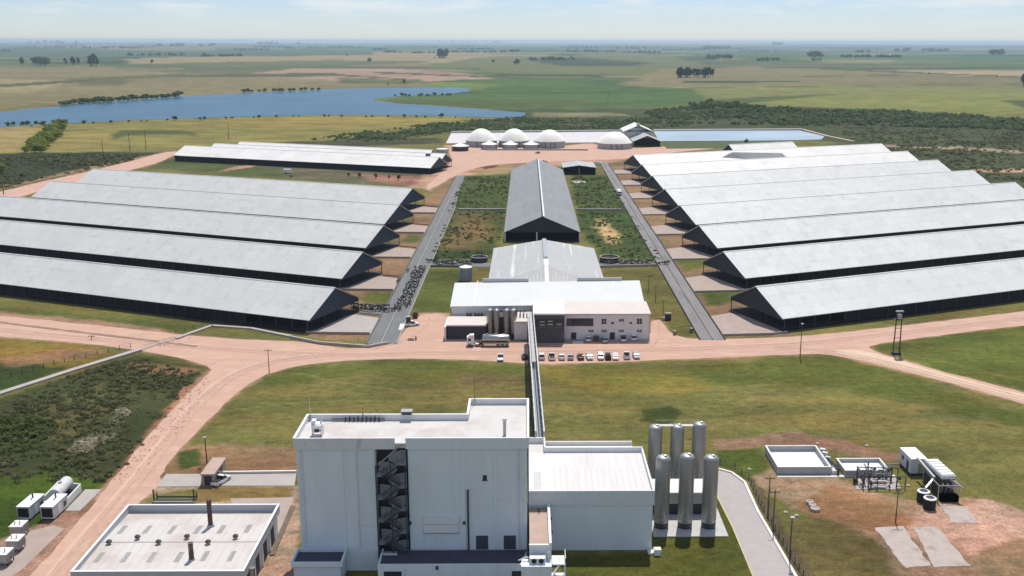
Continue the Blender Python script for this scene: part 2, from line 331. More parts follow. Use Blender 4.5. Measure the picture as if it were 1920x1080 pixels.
F = [  # (pixel outline, colour, edge softness m, warp m)
    ([(-400, 128), (230, 126), (440, 128), (640, 120), (830, 122), (930, 150), (690, 166), (330, 181), (110, 196), (-400, 212)], A(140, 133, 102), 18, 25),
    ([(230, 112), (560, 100), (830, 98), (960, 104), (830, 118), (560, 122), (250, 124)], A(165, 150, 118), 25, 25),
    ([(180, 122), (620, 113), (830, 116), (640, 124), (230, 130)], A(108, 118, 84), 20, 25),
    ([(280, 132), (420, 129), (620, 131), (640, 140), (560, 144), (330, 138)], A(112, 116, 84), 16, 20),
    ([(560, 128), (700, 126), (850, 135), (930, 147), (800, 153), (640, 150), (420, 143)], A(178, 152, 132), 14, 16),
    ([(130, 150), (200, 146), (245, 152), (230, 160), (150, 160)], A(108, 110, 78), 12, 14),
    ([(0, 148), (140, 152), (60, 172), (0, 176)], A(160, 152, 118), 10, 8),
    ([(630, 145), (800, 150), (760, 158), (640, 156)], A(106, 110, 80), 12, 16),
    ([(900, 108), (1240, 104), (1330, 122), (1250, 140), (960, 138), (800, 126)], A(116, 124, 84), 20, 25),
    ([(980, 112), (1090, 109), (1230, 118), (1180, 124), (1040, 122)], A(72, 84, 58), 20, 25),
    ([(840, 150), (1010, 146), (1200, 150), (1300, 160), (1330, 196), (1180, 204), (960, 206), (800, 200), (710, 188), (760, 180), (900, 168)], A(88, 116, 64), 9, 12),
    ([(1060, 152), (1280, 150), (1340, 158), (1180, 166)], A(74, 104, 62), 9, 12),
    ([(790, 158), (860, 154), (935, 160), (900, 168), (840, 166)], A(116, 140, 70), 9, 8),
    ([(720, 186), (1000, 184), (1180, 196), (1000, 206), (860, 203), (740, 194)], A(92, 110, 62), 7, 8),
    ([(1240, 128), (1500, 128), (2300, 138), (2300, 164), (1480, 162), (1290, 166), (1160, 160)], A(138, 132, 102), 16, 18),
    ([(1680, 131), (2300, 128), (2300, 146), (1800, 142)], A(176, 160, 134), 14, 14),
    ([(1290, 164), (1480, 160), (2300, 164), (2300, 226), (1860, 220), (1660, 204), (1420, 198), (1330, 186)], A(132, 136, 88), 10, 12),
    ([(1480, 182), (1700, 174), (2300, 178), (2300, 222), (1860, 216), (1640, 206), (1410, 192)], A(138, 144, 82), 8, 8),
    ([(1300, 188), (1420, 182), (1580, 175), (1480, 186), (1360, 198)], A(92, 108, 62), 7, 8),
    ([(1880, 188), (2100, 184), (2100, 206), (1920, 204)], A(84, 92, 62), 6, 8),
    ([(120, 149), (330, 138), (372, 140), (250, 148), (130, 155)], A(112, 112, 80), 5, 4), ([(0, 158), (90, 153), (180, 148), (176, 151), (90, 158), (0, 164)], A(98, 100, 72), 3, 3),
    ([(170, 120), (420, 126), (620, 123), (900, 127), (900, 130), (620, 128), (420, 131), (170, 124)], A(96, 106, 76), 6, 5), ([(300, 141), (620, 136), (640, 139), (820, 152), (640, 143), (330, 145)], A(94, 100, 70), 5, 5),
    ([(700, 134), (1000, 146), (1200, 150), (1200, 151.5), (1000, 148.5), (700, 137)], A(92, 98, 70), 4, 3), ([(640, 151), (760, 153), (930, 150), (930, 152), (760, 156), (640, 154)], A(90, 104, 66), 4, 3),
    ([(840, 172), (1090, 174), (1300, 168), (1300, 169.5), (1090, 176), (840, 174)], A(70, 96, 56), 3, 2), ([(1280, 152.5), (1500, 152), (1500, 154), (1280, 156)], A(66, 88, 54), 3, 2),
    ([(1500, 143), (1700, 140), (1700, 141), (1500, 144.5)], A(92, 98, 70), 3, 2), ([(1540, 127), (1700, 134), (1920, 144), (2300, 160), (2300, 161.5), (1920, 145.5), (1690, 136), (1540, 129)], A(84, 84, 64), 3, 2), ([(1600, 160.5), (1920, 157), (1920, 158.5), (1600, 161.5)], A(100, 104, 70), 3, 2), ([(1300, 164), (1620, 161), (1620, 162), (1300, 165.5)], A(98, 106, 66), 3, 2),
    ([(1260, 122), (1500, 120), (1800, 124), (1800, 127), (1500, 124), (1260, 126)], A(118, 112, 90), 8, 8), ([(1300, 100), (1700, 104), (2200, 112), (2200, 120), (1700, 112), (1300, 108)], A(86, 116, 76), 25, 25), ([(-300, 92), (300, 96), (700, 94), (700, 104), (300, 108), (-300, 104)], A(84, 108, 82), 30, 30), ([(560, 84), (1000, 88), (1500, 86), (1500, 95), (1000, 97), (560, 93)], A(84, 112, 78), 60, 60),
    ([(-10, 243), (300, 228), (560, 219.5), (860, 221), (860, 222), (560, 221), (300, 230), (-10, 246)], A(70, 84, 52), 1.5, 1.5), ([(330, 254), (520, 246), (800, 236), (800, 237.5), (520, 248), (330, 256.5)], A(108, 112, 66), 1.5, 1.5), ([(60, 276), (240, 265), (420, 254), (420, 255.2), (240, 267), (60, 278)], A(110, 112, 64), 1.2, 1.2), ([(520, 266), (820, 258), (840, 268), (640, 276), (480, 276)], A(82, 84, 64), 4, 5),
    # shore and wetland
    ([(880, 205), (1180, 204), (1420, 198), (1660, 206), (1860, 222), (2300, 230), (2300, 420), (1900, 380), (1640, 276), (1540, 262), (1180, 246), (840, 250), (700, 262), (520, 268), (640, 245), (820, 232), (960, 222)], A(78, 88, 58), 10, 14),
    ([(1000, 212), (1140, 211), (1190, 216), (1100, 219), (1000, 218)], A(140, 138, 110), 3, 5),
    ([(1540, 268), (2100, 270), (2300, 420), (1900, 350), (1740, 300)], A(84, 92, 66), 8, 12),
    ([(1630, 272), (1800, 274), (1920, 283), (1920, 288), (1740, 277), (1630, 276)], A(176, 156, 132), 1.5, 2),
    ([(1820, 317), (2000, 316), (2000, 325), (1820, 322)], A(196, 160, 138), 1.5, 2),
    # meadow on the near shore
    ([(-400, 244), (0, 238), (300, 224), (560, 217), (860, 219), (960, 223), (830, 233), (640, 262), (480, 268), (330, 276), (120, 290), (-400, 290)], A(146, 140, 84), 5, 6),
    ([(420, 222), (640, 218), (830, 222), (800, 232), (620, 240), (420, 240)], A(158, 144, 84), 5, 8),
    ([(205, 252), (225, 245), (310, 243), (360, 246), (378, 256), (330, 252), (240, 254), (212, 261)], A(92, 102, 62), 3, 4),
    ([(-200, 244), (75, 240), (52, 262), (25, 285), (-200, 290)], A(168, 150, 98), 4, 3),
    ([(128, 252), (200, 245), (205, 262), (100, 286), (60, 290)], A(152, 142, 84), 4, 3),
    ([(-400, 292), (130, 286), (200, 284), (300, 286), (260, 300), (190, 316), (90, 340), (-400, 372)], A(62, 74, 50), 5, 7),
    ([(190, 314), (20, 350), (-200, 395), (-200, 380), (40, 342), (170, 312), (240, 298), (320, 284), (330, 288)], A(158, 134, 104), 2, 3),
    ([(290, 300), (350, 294), (480, 310), (830, 330), (800, 352), (480, 332), (280, 316)], A(92, 104, 62), 4, 6),
    ([(480, 308), (640, 316), (830, 332), (770, 350), (560, 334)], A(108, 106, 88), 4, 6),
    ([(660, 326), (830, 332), (775, 350), (700, 340)], A(152, 116, 100), 2.5, 4),
    ([(440, 312), (500, 305), (470, 314), (410, 322)], A(182, 150, 122), 1.5, 1.5),
    # farm middle
    ([(840, 296), (1190, 292), (1170, 300), (1110, 312), (960, 312), (820, 340), (800, 356), (770, 350)], A(204, 166, 138), 4, 4),
    ([(890, 302), (1000, 304), (955, 326), (880, 326), (860, 318)], A(176, 152, 112), 3, 5),
    ([(900, 300), (1000, 298), (985, 308), (905, 310)], A(150, 128, 92), 2, 2.5),
    ([(902, 309), (945, 306), (930, 313), (908, 318)], A(112, 76, 58), 1, 2),
    ([(840, 318), (862, 312), (850, 340), (812, 352)], A(150, 118, 86), 1.5, 2),
    ([(868, 330), (960, 326), (945, 430), (920, 485), (800, 490), (850, 370)], A(78, 94, 52), 2, 3),
    ([(1070, 328), (1140, 328), (1245, 490), (1130, 486), (1085, 430)], A(76, 94, 54), 2, 3),
    ([(850, 400), (935, 398), (905, 470), (830, 470)], A(122, 106, 68), 6, 9),
    ([(1116, 408), (1136, 408), (1162, 452), (1146, 458), (1124, 440)], A(196, 172, 124), 2, 3.5),
    ([(800, 506), (880, 505), (848, 590), (772, 588)], A(98, 108, 56), 2, 2),
    ([(1140, 506), (1236, 503), (1310, 632), (1250, 632), (1215, 590), (1200, 520)], A(116, 112, 66), 2, 2),
    # round the row ends
    ([(560, 625), (700, 500), (830, 330), (865, 330), (690, 645)], A(150, 122, 92), 3, 4),
    ([(1350, 632), (1230, 470), (1130, 310), (1170, 300), (1300, 440), (1500, 632)], A(150, 126, 96), 3, 4),
    ([(690, 545), (750, 548), (742, 572), (680, 566)], A(108, 112, 58), 2, 2.5),
    ([(765, 440), (790, 441), (780, 455), (758, 454)], A(104, 112, 60), 2, 2.5),
    ([(1310, 546), (1390, 540), (1400, 560), (1325, 574)], A(92, 106, 52), 2, 2.5),
    ([(1265, 484), (1320, 482), (1330, 500), (1285, 508)], A(112, 116, 60), 2, 2.5),
    # road verges, left
    ([(-300, 545), (0, 572), (380, 612), (320, 640), (0, 600), (-300, 572)], A(104, 112, 62), 2, 3),
    ([(-300, 562), (0, 584), (280, 612), (330, 626), (250, 632), (0, 606), (-300, 580)], A(186, 148, 122), 1.5, 2),
    ([(-300, 600), (0, 632), (180, 650), (230, 662), (150, 700), (0, 736), (-300, 800)], A(138, 118, 58), 2.5, 4),
    ([(-300, 690), (60, 680), (120, 690), (0, 733), (-300, 800)], A(66, 86, 46), 2.5, 4),
    ([(120, 655), (200, 654), (215, 664), (120, 676), (0, 690), (0, 672)], A(152, 120, 86), 1.5, 2.5),
    ([(-300, 830), (0, 742), (265, 664), (392, 692), (340, 770), (250, 880), (190, 925), (0, 960), (-300, 1000)], A(76, 82, 54), 2.5, 3),
    ([(100, 740), (190, 720), (230, 760), (150, 820), (60, 830)], A(98, 96, 66), 3, 4),
    ([(240, 676), (330, 688), (370, 694), (340, 706), (260, 700)], A(148, 118, 86), 1.2, 2.5),
    ([(-300, 930), (0, 898), (110, 876), (196, 905), (150, 960), (40, 1010), (-300, 1080)], A(76, 100, 38), 1.5, 2.5),
    ([(388, 700), (345, 725), (250, 850), (180, 930), (130, 985), (0, 1075), (-60, 1180), (60, 1180), (200, 1000), (300, 880), (400, 740)], A(176, 128, 98), 1.0, 1.6),
    ([(-60, 1030), (40, 1000), (130, 950), (180, 930), (60, 1080), (-60, 1160)], A(186, 148, 128), 1.0, 1.0),
    # dirt left of the tower
    ([(310, 865), (350, 838), (420, 834), (560, 838), (560, 890), (300, 898)], A(152, 124, 92), 1.0, 2.0),
    ([(335, 848), (372, 840), (380, 872), (330, 884)], A(76, 92, 46), .8, 1.2),
    ([(290, 912), (560, 910), (560, 1180), (60, 1180)], A(190, 164, 140), .8, 1.0),
    ([(265, 930), (380, 915), (360, 950), (250, 955)], A(140, 132, 82), .8, 1.0),
    ([(375, 914), (550, 912), (548, 934), (362, 945)], A(150, 128, 78), .6, .8),
    # lawns
    ([(480, 700), (700, 676), (985, 684), (985, 712), (700, 704), (470, 735)], A(102, 108, 56), 2, 5),
    ([(860, 700), (985, 700), (985, 722), (870, 722)], A(122, 112, 78), 2, 4),
    ([(1015, 695), (1250, 690), (1380, 700), (1300, 740), (1120, 735)], A(128, 122, 62), 3, 6),
    ([(1250, 690), (1560, 668), (1920, 768), (2100, 800), (2100, 850), (1800, 780), (1560, 720), (1380, 725)], A(100, 108, 54), 3, 6),
    ([(1205, 768), (1255, 762), (1290, 775), (1250, 795), (1200, 790)], A(74, 88, 42), .8, 1.5),
    ([(1470, 750), (1580, 730), (1600, 800), (1460, 812)], A(130, 126, 76), 2, 5),
    ([(1640, 645), (1720, 625), (1920, 605), (2100, 590), (2100, 780), (1920, 735), (1760, 695)], A(104, 113, 56), 1.5, 3),
    ([(1225, 935), (1350, 930), (1420, 1090), (1040, 1090), (1060, 1040), (1226, 1040)], A(92, 98, 46), .8, 1.5),
    # yard on the right
    ([(1330, 832), (1480, 808), (1600, 830), (1700, 858), (1680, 870), (1580, 850), (1470, 832), (1345, 852)], A(156, 126, 102), .8, 1.6),
    ([(1400, 906), (1440, 882), (1560, 888), (1650, 928), (1740, 945), (1830, 936), (1960, 970), (2100, 1000), (2100, 1200), (1500, 1200), (1640, 1010), (1500, 960)], A(172, 144, 116), 1.0, 1.8),
    ([(1480, 938), (1560, 915), (1660, 940), (1720, 985), (1640, 1000), (1520, 975)], A(166, 126, 92), 1.0, 1.8),
    ([(1690, 1000), (1740, 955), (1840, 938), (2000, 985), (2100, 1070), (1930, 1050), (1850, 1060), (1780, 1020)], A(200, 168, 146), 1.0, 2.2),
    ([(1470, 965), (1560, 975), (1640, 1015), (1680, 1070), (1640, 1200), (1520, 1200), (1490, 1020)], A(122, 110, 72), 1.0, 1.8),
    ([(1830, 1040), (1920, 1010), (2100, 1060), (2100, 1200), (1700, 1200)], A(162, 136, 104), 1.0, 1.8),
    ([(1345, 876), (1400, 900), (1430, 960), (1500, 1090), (1530, 1090), (1450, 950), (1415, 895), (1350, 868)], A(110, 98, 72), .5, .8),
    ([(1345, 845), (1430, 838), (1440, 880), (1400, 900), (1345, 872)], A(92, 104, 48), .6, 1.0),
]
for i, (pl, c, s_, w_) in enumerate(F): paint(pl, c, s_, w_, max(4, w_*2.5), 1.0, 40+i)
# dirt roads: sheets with a soft dusty verge painted on the ground
ROADS = [
    ([(-300, 570), (0, 592), (200, 612), (340, 628), (470, 638), (560, 640), (650, 655), (690, 652), (745, 640), (770, 606), (790, 588), (842, 588), (838, 640), (1218, 640), (1222, 600), (1240, 600), (1262, 632), (1330, 637), (1500, 632), (1680, 612), (1920, 584), (2200, 550), (2200, 585), (1920, 609), (1700, 637), (1625, 648), (1640, 660), (1760, 695), (1920, 736), (2200, 810), (2200, 845), (1920, 757), (1700, 697), (1560, 664), (1500, 664), (1200, 677), (1010, 684), (880, 674), (700, 672), (560, 684), (490, 705), (440, 738), (385, 795), (330, 850), (300, 892), (300, 912), (240, 960), (150, 1060), (60, 1180), (-60, 1180), (60, 1080), (180, 940), (250, 850), (330, 760), (390, 700), (400, 690), (330, 668), (180, 645), (0, 632), (-300, 600)], .035, dirt_m, 3.0),
    ([(340, 283), (310, 285), (210, 312), (60, 345), (-60, 375), (-60, 395), (80, 357), (240, 320), (300, 305)], .06, dirt_m, 4.0),
    ([(835, 272), (1000, 280), (1110, 268), (1140, 280), (1240, 276), (1330, 268), (1400, 262), (1460, 266), (1240, 288), (1180, 298), (1110, 300), (960, 306), (900, 312), (850, 330), (805, 358), (795, 352), (835, 318), (850, 300)], .06, dirt_m, 4.0),
]
for i, (pl, z, m_, vg) in enumerate(ROADS): paint(pl, (0.42, 0.26, 0.19), vg*.6, vg*.5, 8, .9, 90+i)
paint([(-100, 598), (60, 610), (220, 630), (330, 640), (330, 644), (200, 638), (40, 620), (-100, 606)], (.2, .14, .1), .5, .3, 5)
for i, (pts, wd) in enumerate(((((1020, 800), (1060, 782), (1110, 776), (1180, 772)), .5), (((1400, 690), (1500, 740), (1560, 800), (1600, 830)), .6), (((560, 700), (700, 730), (880, 735), (985, 726)), .5), (((1250, 700), (1380, 745), (1450, 800)), .4), (((1680, 660), (1780, 680), (1920, 715)), .5), (((1060, 690), (1120, 720), (1300, 735), (1460, 720)), .4), (((430, 770), (600, 750), (860, 756)), .5), (((1480, 1000), (1540, 1050), (1600, 1085)), .5))):
    p_ = chaikin([at(*q) for q in pts], 2, False); pl = [(x, y+wd) for x, y in p_]+[(x, y-wd) for x, y in reversed(p_)]
    paint(pl, A(140, 126, 84) if i % 2 else A(150, 142, 92), .7, .5, 4, .6, 600+i, True)
COL[:, 2] *= np.where(COL[:, 1] > COL[:, 0]*.8, .80, .95)
me = bpy.data.meshes.new('ground'); nr = len(ys)
GZ = gz(GX, GY)
me.vertices.add(GX.size); me.vertices.foreach_set('co', np.stack([GX, GY, GZ], 1).ravel())
ii = np.arange(nr*NX).reshape(nr, NX)
q = np.stack([ii[:-1, :-1], ii[:-1, 1:], ii[1:, 1:], ii[1:, :-1]], -1).reshape(-1, 4)
me.loops.add(q.size); me.loops.foreach_set('vertex_index', q.ravel()); me.polygons.add(len(q))
me.polygons.foreach_set('loop_start', np.arange(0, q.size, 4)); me.polygons.foreach_set('loop_total', np.full(len(q), 4)); me.update()
ca = me.color_attributes.new('soil', 'FLOAT_COLOR', 'POINT')
ca.data.foreach_set('color', np.concatenate([COL, np.ones((GX.size, 1))], 1).ravel())
gm = bpy.data.materials.new('ground'); gm.use_nodes = True; n = gm.node_tree; b = n.nodes['Principled BSDF']; l = n.links.new
b.inputs['Roughness'].default_value = 0.95; b.inputs['Specular IOR Level'].default_value = 0.1
g = n.nodes.new('ShaderNodeNewGeometry'); at_ = n.nodes.new('ShaderNodeAttribute'); at_.attribute_name = 'soil'
def gnoise(scale, detail, lo, hi, a, b_, stretch=(1, 1, 1)):
    mp_ = n.nodes.new('ShaderNodeMapping'); mp_.inputs['Scale'].default_value = stretch
    t = n.nodes.new('ShaderNodeTexNoise'); t.inputs['Scale'].default_value = scale; t.inputs['Detail'].default_value = detail; t.inputs['Roughness'].default_value = .65
    r_ = n.nodes.new('ShaderNodeMapRange'); r_.inputs[1].default_value = lo; r_.inputs[2].default_value = hi; r_.inputs[3].default_value = a; r_.inputs[4].default_value = b_
    l(g.outputs['Position'], mp_.inputs[0]); l(mp_.outputs[0], t.inputs['Vector']); l(t.outputs['Fac'], r_.inputs[0]); return r_.outputs[0], t
n1, _ = gnoise(0.045, 8, .3, .7, .62, 1.36, (.55, 1, 1))
n2, t2 = gnoise(0.5, 6, .3, .7, .68, 1.3, (.7, 1, 1))
n3, _ = gnoise(0.06, 8, .44, .62, 0, .85, (.5, 1.4, 1))
n4, _ = gnoise(0.011, 5, .4, .65, 0, .4)
n5, _ = gnoise(0.0028, 6, .3, .7, .80, 1.2, (.5, 1, 1))
def mul(a, b_):
    m_ = n.nodes.new('ShaderNodeMath'); m_.operation = 'MULTIPLY'; l(a, m_.inputs[0]); l(b_, m_.inputs[1]); return m_.outputs[0]
def tint(colsock, fac, mulcol):
    vm = n.nodes.new('ShaderNodeVectorMath'); vm.operation = 'MULTIPLY'; vm.inputs[1].default_value = mulcol; l(colsock, vm.inputs[0])
    mm = n.nodes.new('ShaderNodeMix'); mm.data_type = 'RGBA'; l(fac, mm.inputs[0]); l(colsock, mm.inputs[6]); l(vm.outputs[0], mm.inputs[7]); return mm.outputs[2]
c = tint(at_.outputs['Color'], n3, (1.42, 1.12, 1.15)); c = tint(c, n4, (.78, .95, .8))
vs_ = n.nodes.new('ShaderNodeVectorMath'); vs_.operation = 'SCALE'; l(c, vs_.inputs[0]); n6, _ = gnoise(1.7, 4, .3, .7, .68, 1.32)
n7, _ = gnoise(.22, 5, .60, .72, 1, .55, (.8, 1, 1))
l(mul(mul(mul(n1, n2), mul(n6, n7)), n5), vs_.inputs['Scale']); l(vs_.outputs[0], b.inputs['Base Color'])
bp = n.nodes.new('ShaderNodeBump'); bp.inputs['Strength'].default_value = .5; bp.inputs['Distance'].default_value = .25; l(t2.outputs['Fac'], bp.inputs['Height']); l(bp.outputs[0], b.inputs['Normal'])
me.materials.append(gm); go = bpy.data.objects.new('ground', me); C.objects.link(go); go['kind'] = 'structure'
for i, (pl, z, m_, vg) in enumerate(ROADS):
    p_ = rough_edge(chaikin(px(*pl), 2), 3.0, .28 if i == 0 else .8, 11+i)
    struct('dirt_road', MB().flat(p_, z), m_)
struct('dirt_road', MB().flat(rough_edge(chaikin(px((1545, 657), (1625, 656), (1760, 699), (1920, 741), (2200, 815), (2200, 838), (1920, 752), (1740, 704), (1640, 678)), 2), 3, .25, 5), .05), dirt_t)

track_m = mat('dirt_track', (0.455, 0.29, 0.212), .95, var=.2, scale=.5, streak=((.50, .325, .235), .4, (1, 1, 1), .5, .62)); track_l = mat('dirt_dust', (0.56, 0.39, 0.29), .95, var=.12, scale=.4, streak=((.54, .34, .26), .4, (1, 1, 1), .45, .6))
def strip(name, pts, wd, z, m_, jit, seed, off=0.0):
    p_ = chaikin(px(*pts), 3, False); r_ = random.Random(seed); Lf, Rt = [], []
    for i in range(len(p_)):
        a = p_[max(0, i-1)]; b_ = p_[min(len(p_)-1, i+1)]; d = math.hypot(b_[0]-a[0], b_[1]-a[1]) or 1; nx, ny = -(b_[1]-a[1])/d, (b_[0]-a[0])/d
        k = wd/2*r_.uniform(1-jit, 1+jit); Lf.append((p_[i][0]+nx*(off+k), p_[i][1]+ny*(off+k))); Rt.append((p_[i][0]+nx*(off-k), p_[i][1]+ny*(off-k)))
    mb = MB(); n_ = len(Lf); mb.add([(x, y, z) for x, y in Lf+Rt], [(i, n_+i, n_+i+1, i+1) for i in range(n_-1)]); return struct(name, mb, m_)
main_ = [(-200, 588), (0, 620), (200, 638), (420, 656), (620, 668), (850, 661), (1000, 662), (1250, 656), (1480, 648), (1640, 630), (1800, 612), (1920, 597), (2100, 572)]
curve_ = [(620, 664), (500, 680), (430, 708), (370, 760), (300, 850), (250, 915), (160, 1020), (80, 1120)]
lane2_ = [(1450, 652), (1560, 658), (1640, 674), (1760, 706), (1920, 747), (2150, 812)]
for pts, z in ((main_, .075), (curve_, .079), (lane2_, .083)):
    for o_ in (-1.0, .9): strip('wheel_track', pts, .6, z, track_m, .45, int(z*1e4)+int(o_*3), o_)
    strip('dust_strip', pts, .8, z+.0015, track_l, .5, int(z*1e4)+9, 2.3 if z < .078 else -2.2)
strip('road_median', [(-200, 575), (0, 605), (100, 617), (200, 629), (290, 640), (370, 650)], 1.5, .09, mat('median_soil', (.27, .17, .12), .95, var=.3, scale=.5), .4, 3)
strip('wheel_track', [(700, 655), (760, 640), (800, 612), (806, 596)], .7, .087, track_m, .4, 5); strip('wheel_track', [(1215, 655), (1235, 640), (1236, 600)], .7, .087, track_m, .4, 6)
# ------------------------------------------------------------------ water
def water(name, deep, rough=0.14):
    m = bpy.data.materials.new(name); m.use_nodes = True; n_ = m.node_tree; b_ = n_.nodes['Principled BSDF']
    b_.inputs['Roughness'].default_value = rough; b_.inputs['IOR'].default_value = 1.33; b_.inputs['Specular IOR Level'].default_value = .2
    g_ = n_.nodes.new('ShaderNodeNewGeometry'); t_ = n_.nodes.new('ShaderNodeTexNoise'); t_.inputs['Scale'].default_value = .01; t_.inputs['Detail'].default_value = 6
    mr = n_.nodes.new('ShaderNodeMapRange'); mr.inputs[1].default_value = .35; mr.inputs[2].default_value = .65; mr.inputs[3].default_value = .85; mr.inputs[4].default_value = 1.15
    vm = n_.nodes.new('ShaderNodeVectorMath'); vm.operation = 'SCALE'; vm.inputs[0].default_value = deep
    k = n_.links.new; k(g_.outputs['Position'], t_.inputs['Vector']); k(t_.outputs['Fac'], mr.inputs[0]); k(mr.outputs[0], vm.inputs['Scale']); k(vm.outputs[0], b_.inputs['Base Color'])
    w_ = n_.nodes.new('ShaderNodeTexNoise'); w_.inputs['Scale'].default_value = .35; w_.inputs['Detail'].default_value = 4; k(g_.outputs['Position'], w_.inputs['Vector'])
    bp_ = n_.nodes.new('ShaderNodeBump'); bp_.inputs['Strength'].default_value = .6; bp_.inputs['Distance'].default_value = .5; k(w_.outputs['Fac'], bp_.inputs['Height']); k(bp_.outputs[0], b_.inputs['Normal'])
    return m
lake_px = [(-400, 232), (-150, 224), (0, 210), (30, 206), (130, 197), (330, 180), (450, 175), (600, 168), (700, 165), (800, 163), (870, 165), (890, 170), (840, 177), (760, 180), (702, 184), (706, 190), (760, 195), (850, 200), (930, 207), (1000, 213), (965, 221), (860, 218), (700, 215), (550, 216), (300, 223), (100, 232), (0, 238), (-400, 262)]
struct('lake', MB().flat(rough_edge(chaikin(px(*lake_px), 1), 25, 5, 3), .12), water('lake_water', (0.03, 0.095, 0.14), .3))

# ------------------------------------------------------------------ cow barns
BL = 226.0
def barn_parts(root, length, roofm, gabm, front, posts=True, hw=15.6, eave=4.4, ridge=11.6, post_step=6.0):
    "local frame: ridge along +x from 0 (lane end); front = -1/+1 is the side towards the photographer"
    t = .16
    rf = MB()
    for s in (-1, 1):
        e0 = (-1.0, s*hw, eave); e1 = (length, s*hw, eave); r0 = (-1.0, 0, ridge); r1 = (length, 0, ridge)
        vs = [e0, e1, r1, r0]+[(p[0], p[1], p[2]-t) for p in (e0, e1, r1, r0)]
        rf.add(vs, [(0, 1, 2, 3), (7, 6, 5, 4), (0, 4, 5, 1), (0, 3, 7, 4), (1, 5, 6, 2)])
    obj('roof', rf, roofm, root)
    obj('ridge_cap', MB().add([(-1.05, -.55, ridge-.1), (-1.05, 0, ridge+.07), (-1.05, .55, ridge-.1), (length+.05, -.55, ridge-.1), (length+.05, 0, ridge+.07), (length+.05, .55, ridge-.1)],
        [(0, 1, 4, 3), (1, 2, 5, 4), (0, 2, 1), (3, 4, 5)]), roofm, root)
    for xg in (0.0, length-.4):
        gp = MB(); h0 = eave-1.0
        tri = [(-hw+.3, h0), (hw-.3, h0), (hw-.3, eave-.25), (0, ridge-.3), (-hw+.3, eave-.25)]
        gp.add([(xg, y, z) for y, z in tri]+[(xg+.12, y, z) for y, z in tri], [(4, 3, 2, 1, 0), (5, 6, 7, 8, 9)]+[(i, (i+1) % 5, 5+(i+1) % 5, 5+i) for i in range(5)])
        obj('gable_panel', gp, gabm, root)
    obj('floor', MB().box(-.3, length, -hw+.2, hw-.2, 0.02, .12), floor_m, root)
    rail = MB()
    for y in (-hw+.9, -4.5, 4.5, hw-.9):
        for z in (.7, 1.25): rail.beam((0, y, z), (length, y, z), .08, .08)
    obj('stall_rails', rail, steel_d, root)
    pm = MB().box(-.11, .11, -.11, .11, 0, eave-.1)
    def post(x, y, first=[]):
        if not first: first.append(obj('post', pm, steel_d, root)); first[0].location = (x, y, 0); return
        c_ = first[0].copy(); C.objects.link(c_); c_.parent = root; c_.location = (x, y, 0)
    yc = sorted((front*(hw-1.0), front*(hw-1.06)))
    obj('painted_shade_sheet', MB().box(24 if posts else 2, length-.6, yc[0], yc[1], .15, eave-.5), shade_m, root)  # black sheet standing in for the shade inside the open side
    first = []
    for y in (-hw+.5, -hw/3, hw/3, hw-.5): post(.2, y, first)
    if posts:
        for k in range(1, int(length/post_step)): post(k*post_step, front*(hw-.5), first)
def barn(x, y, rz, length, roofm, gabm, front, label, group, posts=True, **kw):
    t = thing('cow_barn', label, 'barn', 0, 0, 0, group); barn_parts(t, length, roofm, gabm, front, posts, **kw)
    t.location = (x, y, 0); t.rotation_euler = (0, 0, rz); return t
A_ = R(22.4)
ordl = ['nearest of the left row, beside the cows on the lane', 'second nearest barn of the left row', 'third nearest of the left row, middle of the five', 'fourth nearest barn of the left row', 'farthest barn of the near left row, facing the open pasture']
for k in range(5):
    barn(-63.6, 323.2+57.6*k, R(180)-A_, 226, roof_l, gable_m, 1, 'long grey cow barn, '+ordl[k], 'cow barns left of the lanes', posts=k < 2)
ordr = ['nearest barn of the right row, by the twin pole mast', 'second nearest barn of the right row', 'third nearest barn of the right row', 'fourth nearest barn of the right row', 'fourth from the back of the right row', 'third from the back of the right row', 'second from the back of the right row', 'hindmost of the right row, facing the far lagoon']
for k in range(8):
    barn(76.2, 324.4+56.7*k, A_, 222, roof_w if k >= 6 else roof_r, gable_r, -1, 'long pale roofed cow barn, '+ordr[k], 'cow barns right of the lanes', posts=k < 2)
fl = at(325, 291, 4.4); fr_ = at(805, 315, 4.4)
ang = math.atan2(fl[1]-fr_[1], fl[0]-fr_[0]); ln = math.hypot(fl[0]-fr_[0], fl[1]-fr_[1])
nx_, ny_ = -math.sin(ang), math.cos(ang)
if ny_ < 0: nx_, ny_ = -nx_, -ny_
for k, (off, l0, l1, lab) in enumerate([(14, 0, ln, 'white roofed shed standing alone left of the domes, open front side to the pasture'), (37, 6, ln-10, 'white roofed shed directly behind the lone left shed, only its ridge showing'), (56, 26, ln-20, 'hindmost white roofed shed of the three left of the domes')]):
    bx_ = fr_[0]+nx_*off+math.cos(ang)*l0; by_ = fr_[1]+ny_*off+math.sin(ang)*l0
    barn(bx_, by_, ang, l1-l0, roof_w, gable_m, 1, lab, 'white sheds left of the domes', posts=k == 0, hw=14.2 if k == 0 else 12, ridge=10.6, post_step=8)
